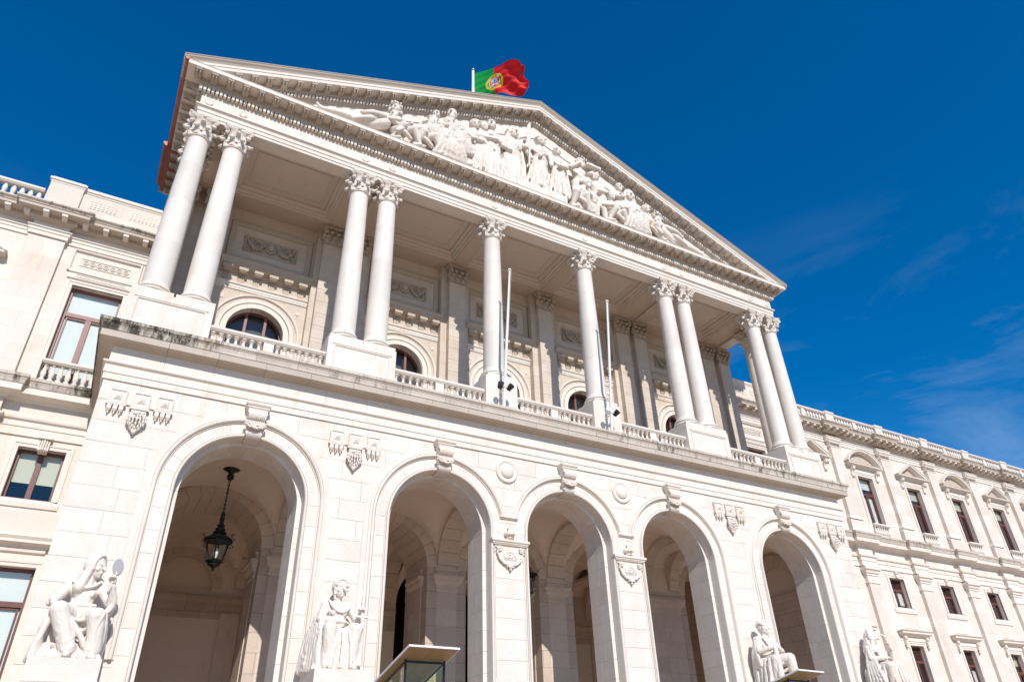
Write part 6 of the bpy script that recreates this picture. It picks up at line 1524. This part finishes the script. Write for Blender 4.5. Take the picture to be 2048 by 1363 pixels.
# ------------------------------------------------------------------ lanterns in the porch
def lantern(x, y, ztop, label):
    t = thing('hanging_lantern', label, 'lantern', (x, y, ztop), group='iron lanterns hanging in the porch')
    P_ = lambda n, mb, m, **k: place(n, mb.mesh(n, m, smooth=k.get('smooth', False)), t, (0, 0, 0), local=True)
    P_('ceiling_plate', MB().lathe([(0.05, 0.06), (0.30, 0.04), (0.33, 0.0), (0.28, -0.06), (0.12, -0.14), (0.08, -0.22), (0.12, -0.28), (0.10, -0.40), (0.04, -0.46)], 20), M_iron, smooth=40)
    q = MB()
    for k in range(17):
        z = -0.46 - k * 0.068; a = (k % 2) * math.pi / 2
        pts = [(0.028 * math.cos(w) * math.cos(a), 0.028 * math.cos(w) * math.sin(a), z - 0.035 + 0.048 * math.sin(w)) for w in [2 * math.pi * j / 10 for j in range(11)]]
        q.tube(pts, 0.012, 5, cap=False)
    P_('chain', q, M_iron)
    P_('stem', MB().lathe([(0.04, -1.58), (0.075, -1.62), (0.06, -1.72), (0.085, -1.8), (0.06, -1.9), (0.08, -1.98), (0.13, -2.02), (0.09, -2.08), (0.17, -2.14), (0.15, -2.2), (0.23, -2.26), (0.20, -2.30)], 12), M_lampgreen, smooth=40)
    P_('roof', MB().lathe([(0.18, -2.26), (0.24, -2.34), (0.36, -2.42), (0.48, -2.50), (0.50, -2.54), (0.40, -2.52), (0.1, -2.4)], 6, a0=0.3), M_lampgreen)
    q = MB(); n = 6; cor = []
    for k in range(n):
        a = 0.3 + 2 * math.pi * k / n; c, s_ = math.cos(a), math.sin(a)
        q.tube([(0.40 * c, 0.40 * s_, -2.52), (0.235 * c, 0.235 * s_, -3.18)], 0.024, 5)
        q.tube([(0.43 * c + 0.11 * (1 - w) * math.cos(w * 9) * c, 0.43 * s_ + 0.11 * (1 - w) * math.cos(w * 9) * s_, -2.66 + 0.10 * (1 - w) * math.sin(w * 9)) for w in [j / 14 for j in range(14)]], 0.013, 4)
        q.tube([(0.50 * c + 0.07 * (1 - w) * math.cos(w * 8) * c, 0.50 * s_ + 0.07 * (1 - w) * math.cos(w * 8) * s_, -2.42 + 0.08 * (1 - w) * math.sin(w * 8)) for w in [j / 12 for j in range(12)]], 0.014, 4)
        q.tube([(0.30 * c + 0.07 * (1 - w) * math.cos(w * 8) * c, 0.30 * s_ + 0.07 * (1 - w) * math.cos(w * 8) * s_, -3.16 + 0.07 * (1 - w) * math.sin(w * 8)) for w in [j / 12 for j in range(12)]], 0.012, 4)
    for r, z in ((0.405, -2.54), (0.245, -3.17)):
        pts = [(r * math.cos(0.3 + 2 * math.pi * k / n), r * math.sin(0.3 + 2 * math.pi * k / n), z) for k in range(n + 1)]; q.tube(pts, 0.026, 5)
    P_('cage', q, M_iron)
    for k in range(n):
        a, b = 0.3 + 2 * math.pi * k / n, 0.3 + 2 * math.pi * (k + 1) / n
        q = MB(); q.add([(0.385 * math.cos(a), 0.385 * math.sin(a), -2.54), (0.385 * math.cos(b), 0.385 * math.sin(b), -2.54), (0.23 * math.cos(b), 0.23 * math.sin(b), -3.17), (0.23 * math.cos(a), 0.23 * math.sin(a), -3.17)], [(0, 1, 2, 3)])
        P_('glass_pane', q, M_glass)
    P_('bulb', MB().lathe([(0.03, -3.12), (0.07, -3.0), (0.08, -2.9), (0.05, -2.8), (0.02, -2.76)], 12), M_blindw, smooth=50)
    P_('base', MB().lathe([(0.24, -3.16), (0.27, -3.20), (0.22, -3.25), (0.18, -3.27), (0.20, -3.31), (0.10, -3.36), (0.045, -3.40), (0.05, -3.46), (0.01, -3.52)], 12), M_lampgreen, smooth=40)
lantern(-11.69, 3.3, 9.62, 'black iron lantern hanging on a chain in the leftmost arch')
lantern(0.0, 3.3, 9.62, 'black iron lantern mostly hidden behind the left pier of the middle arch')

# ------------------------------------------------------------------ balcony flagpoles and spotlights
def spot(x, y, z, sx, label, m=M_iron):
    t = thing('floodlight', label, 'floodlight', (x, y, z), group='floodlights clamped to the balcony flagpoles')
    q = MB().tube([(0, 0, 0), (sx * 0.14, -0.02, 0.02)], 0.02, 6)
    place('bracket', q.mesh('bracket', M_white), t, (0, 0, 0), local=True)
    q = MB().lathe([(0.06, -0.16), (0.10, -0.14), (0.115, 0.0), (0.12, 0.08), (0.125, 0.10), (0.10, 0.10)], 14); Mx = Matrix.Rotation(R(62), 3, 'X'); My = Matrix.Rotation(R(28 * sx), 3, 'Y')
    q.v = [tuple(My @ (Mx @ Vector(v)) + Vector((sx * 0.22, -0.04, 0.03))) for v in q.v]
    place('housing', q.mesh('housing', m, smooth=40), t, (0, 0, 0), local=True)
for x0, x1, lab in ((-2.74, -2.60, 'slim white flagpole without a flag at the balcony pedestal left of the centre'), (2.42, 2.53, 'slim white flagpole without a flag at the balcony pedestal right of the centre')):
    t = thing('flagpole', lab, 'flagpole', (x0, -0.12, 12.24), group='bare flagpoles on the balcony')
    d = (x1 - x0, -0.58, 6.48)
    place('shaft', MB().tube([(0, 0, 0), (d[0] * .5, d[1] * .5, d[2] * .5), d], [0.068, 0.055, 0.04], 14).mesh('shaft', M_white, smooth=40), t, (0, 0, 0), local=True)
    place('truck', MB().lathe([(0.04, 0), (0.075, 0.0), (0.085, 0.03), (0.075, 0.06), (0.02, 0.07)], 14, d).mesh('truck', M_white, smooth=40), t, (0, 0, 0), local=True)
    q = MB().lathe([(0.075, 0), (0.09, 0.01), (0.09, 0.07), (0.075, 0.08)], 14, (d[0] * 0.15, d[1] * 0.15, d[2] * 0.15)); q.tube([(0.02, -0.05, 0.95), (0.03, 0.36, 0.95)], 0.025, 6)
    place('clamp', q.mesh('clamp', M_white, smooth=40), t, (0, 0, 0), local=True)
    place('foot_plate', MB().box(-0.12, 0.12, -0.12, 0.12, -0.01, 0.03).mesh('foot_plate', M_white), t, (0, 0, 0), local=True)
    q = MB().tube([(0.06, -0.06, 0.6), (d[0] + 0.07, d[1] - 0.02, d[2])], 0.006, 4); place('halyard', q.mesh('halyard', M_white), t, (0, 0, 0), local=True)
spot(-2.72, -0.24, 13.24, -1, 'black floodlight on the left side of the left balcony flagpole')
spot(-2.72, -0.24, 13.24, 1, 'black floodlight on the right side of the left balcony flagpole')
spot(2.44, -0.24, 13.24, 1, 'black floodlight on the right side of the right balcony flagpole')
spot(2.44, -0.24, 13.24, -1, 'pale grey floodlight on the left side of the right balcony flagpole', M_white)

# ------------------------------------------------------------------ roof flagpole and flag
t = thing('roof_flagpole', 'tall white flagpole with a ball finial standing on the roof behind the pediment', 'flagpole', (0.0, 8.0, 30.2))
place('shaft', MB().tube([(0, 0, 0), (0, 0, 13.65)], [0.16, 0.10], 14).mesh('shaft', M_white, smooth=40), t, (0, 0, 0), local=True)
place('finial', MB().ball((0, 0, 13.78), 0.15, 12, 8).mesh('finial', M_steel, smooth=60), t, (0, 0, 0), local=True)
def flag():
    nx, nz = 150, 100; Wf, Hf = 4.75, 3.35; me = bpy.data.meshes.new('flag'); vs = []
    for j in range(nz + 1):
        v = j / nz
        for i in range(nx + 1):
            u = i / nx
            f = u ** 1.1
            # the fly end lifts and folds: top edge rises, lower edge crumples
            x = Wf * 0.86 * u - 0.25 * max(0.0, u - 0.75) / 0.25 * (0.5 + 0.5 * math.sin(17 * v + 1.0))
            z = -Hf * v * (1 - 0.10 * u) - 1.15 * u * (1 - v) - 0.75 * u ** 1.2 + 0.06 * math.sin(3.0 * u) * (1 - v) + 0.07 * math.sin(9 * u + 4 * v) * v
            y = -0.95 * f * (1 - v) ** 1.3 + 0.30 * f * math.sin(6.2 * u + 2.6 * v) + 0.16 * f * math.sin(13 * u - 9 * v + 0.6) * (0.2 + v) + 0.09 * math.sin(26 * u + 17 * v) * v * f + 0.05 * math.sin(30 * v + 12 * u) * (0.15 + v)
            vs.append((x, y, z))
    fs = [(j * (nx+1) + i, j * (nx+1) + i + 1, (j+1) * (nx+1) + i + 1, (j+1) * (nx+1) + i) for j in range(nz) for i in range(nx)]
    me.from_pydata(vs, [], fs)
    cols = dict(green=(0.0, 0.36, 0.06), red=(0.82, 0.008, 0.012), yellow=(0.85, 0.66, 0.02), white=(0.85, 0.85, 0.85), blue=(0.01, 0.05, 0.32))
    m, n, l, b = newmat('flag_cloth'); ca = n.new('ShaderNodeVertexColor'); ca.layer_name = 'print'; l.new(ca.outputs['Color'], b.inputs['Base Color']); b.inputs['Roughness'].default_value = 0.65
    o_ = n['Material Output']; tl = n.new('ShaderNodeBsdfTranslucent'); ms = n.new('ShaderNodeMixShader'); ms.inputs[0].default_value = 0.35
    l.new(ca.outputs['Color'], tl.inputs['Color']); l.new(b.outputs[0], ms.inputs[1]); l.new(tl.outputs[0], ms.inputs[2]); l.new(ms.outputs[0], o_.inputs['Surface'])
    me.materials.append(m)
    at = me.color_attributes.new('print', 'FLOAT_COLOR', 'CORNER'); data = []
    def pick(u, v):
        X = (u - 0.40) * 1.5; Z = 0.5 - v; r = math.hypot(X, Z); c = 'green' if u < 0.4 else 'red'
        if 0.215 < r < 0.27: c = 'yellow'
        if r < 0.262:
            if abs(X * 0.45 + Z) < 0.018 or abs(-X * 0.75 + Z) < 0.016 or abs(Z + 0.02) < 0.014 or abs(X) < 0.014 or abs(abs(X) - 0.15 * math.sqrt(max(0, 1 - (Z / 0.26) ** 2))) < 0.014: c = 'yellow'
        # shield
        def inside(k): 
            w, t_, bt = 0.155 * k, 0.165 * k, -0.19 * k
            if abs(X) > w or Z > t_: return False
            if Z > -0.03 * k: return True
            return (X / w) ** 2 + ((Z + 0.03 * k) / (bt + 0.03 * k)) ** 2 < 1
        if inside(1.0): c = 'red'
        if inside(1.0) and not inside(0.93): c = 'white'
        for (a, b_) in ((-0.11, 0.12), (0, 0.125), (0.11, 0.12), (-0.118, 0.0), (0.118, 0.0), (-0.08, -0.11), (0.08, -0.11)):
            if abs(X - a) < 0.018 and abs(Z - b_) < 0.02: c = 'yellow'
        if inside(0.60): c = 'white'
        for (a, b_) in ((0, 0.055), (0, -0.005), (0, -0.065), (-0.052, -0.005), (0.052, -0.005)):
            if abs(X - a) < 0.016 and abs(Z - b_) < 0.021: c = 'blue'
        return cols[c]
    for j in range(nz):
        for i in range(nx):
            c = (*pick((i + .5) / nx, (j + .5) / nz), 1)
            for k in range(4): data += c
    at.data.foreach_set('color', data)
    for p in me.polygons: p.use_smooth = True
    return me
o = place('flag', flag(), None, (0.12, 8.0, 43.72)); o.rotation_euler = (0, 0, R(-52))
o['label'] = 'green and red flag with a yellow sphere and white shield, blowing from the roof flagpole'; o['category'] = 'flag'

# ------------------------------------------------------------------ glass sentry booths
def booth(x, y, rz, w, L, tilt, label):
    """x, y: left corner of the roof edge nearest the steps; the roof slopes down to the back"""
    t = thing('glass_booth', label, 'booth', (x, y, -0.05), group='glass booths with tilted roofs in front of the arches', rotz=rz)
    P_ = lambda n, mb, m: place(n, mb.mesh(n, m), t, (0, 0, 0), local=True)
    h = 2.25; k = math.tan(tilt)
    rf = empty_part('roof', t, (0, 0, h), local=True); rf.rotation_euler = (-tilt, 0, 0)
    Q_ = lambda n, mb, m: place(n, mb.mesh(n, m), rf, (0, 0, 0), local=True)
    Q_('roof_sheet', MB().box(0.004, w - .004, 0.004, L - .004, 0.012, 0.028), M_steel)
    Q_('roof_edge', MB().sweep([(0, 0), (w, 0), (w, L), (0, L)], [(-0.012, -0.004), (0.010, -0.004), (0.010, 0.032), (-0.012, 0.032)], closed=True), M_white)
    for j in range(2):
        Q_('roof_soffit_panel', MB().box(0.014 + j * (w - .028) / 2 + .002, 0.014 + (j + 1) * (w - .028) / 2 - .002, 0.014, L - .014, 0.0, 0.011), M_tan)
    xa, xb, ya, yb = 0.13, w - 0.10, 0.42, L - 0.12
    top = lambda yy: h - k * yy - 0.02
    for px in (xa, xb):
        for py in (ya, yb): P_('post', MB().box(px - 0.018, px + 0.018, py - 0.018, py + 0.018, 0, top(py) - 0.01), M_iron)
    P_('top_bar', MB().box(xa + .02, xb - .02, ya - .016, ya + .016, top(ya) - .07, top(ya) - .03), M_iron)
    P_('top_bar', MB().box(xa + .02, xb - .02, yb - .016, yb + .016, top(yb) - .07, top(yb) - .03), M_iron)
    for px in (xa, xb): P_('side_bar', MB().tube([(px, ya + .02, top(ya) - .05), (px, yb - .02, top(yb) - .05)], 0.018, 6), M_iron)
    P_('low_panel', MB().sweep([(xa, ya), (xb, ya), (xb, yb), (xa, yb)], [(-0.015, 0.0), (0.015, 0.0), (0.015, 0.9), (-0.015, 0.9)], closed=True), M_steel)
    for (x0, x1, y0, y1) in ((xa + .02, xb - .02, ya, ya), (xa + .02, xb - .02, yb, yb), (xa, xa, ya + .02, yb - .02), (xb, xb, ya + .02, yb - .02)):
        m_ = MB(); m_.add([(x0, y0, 0.9), (x1, y1, 0.9), (x1, y1, top(y1) - .07), (x0, y0, top(y0) - .07)], [(0, 1, 2, 3)]); P_('glass_wall', m_, M_greenglass)
booth(-9.59, -8.60, R(3), 1.03, 1.55, R(16), 'glass booth with a tilted tan roof in front of the second arch')
booth(0.69, -8.42, R(8), 1.10, 1.55, R(13), 'glass booth with a tilted tan roof, low in front of the fifth arch')
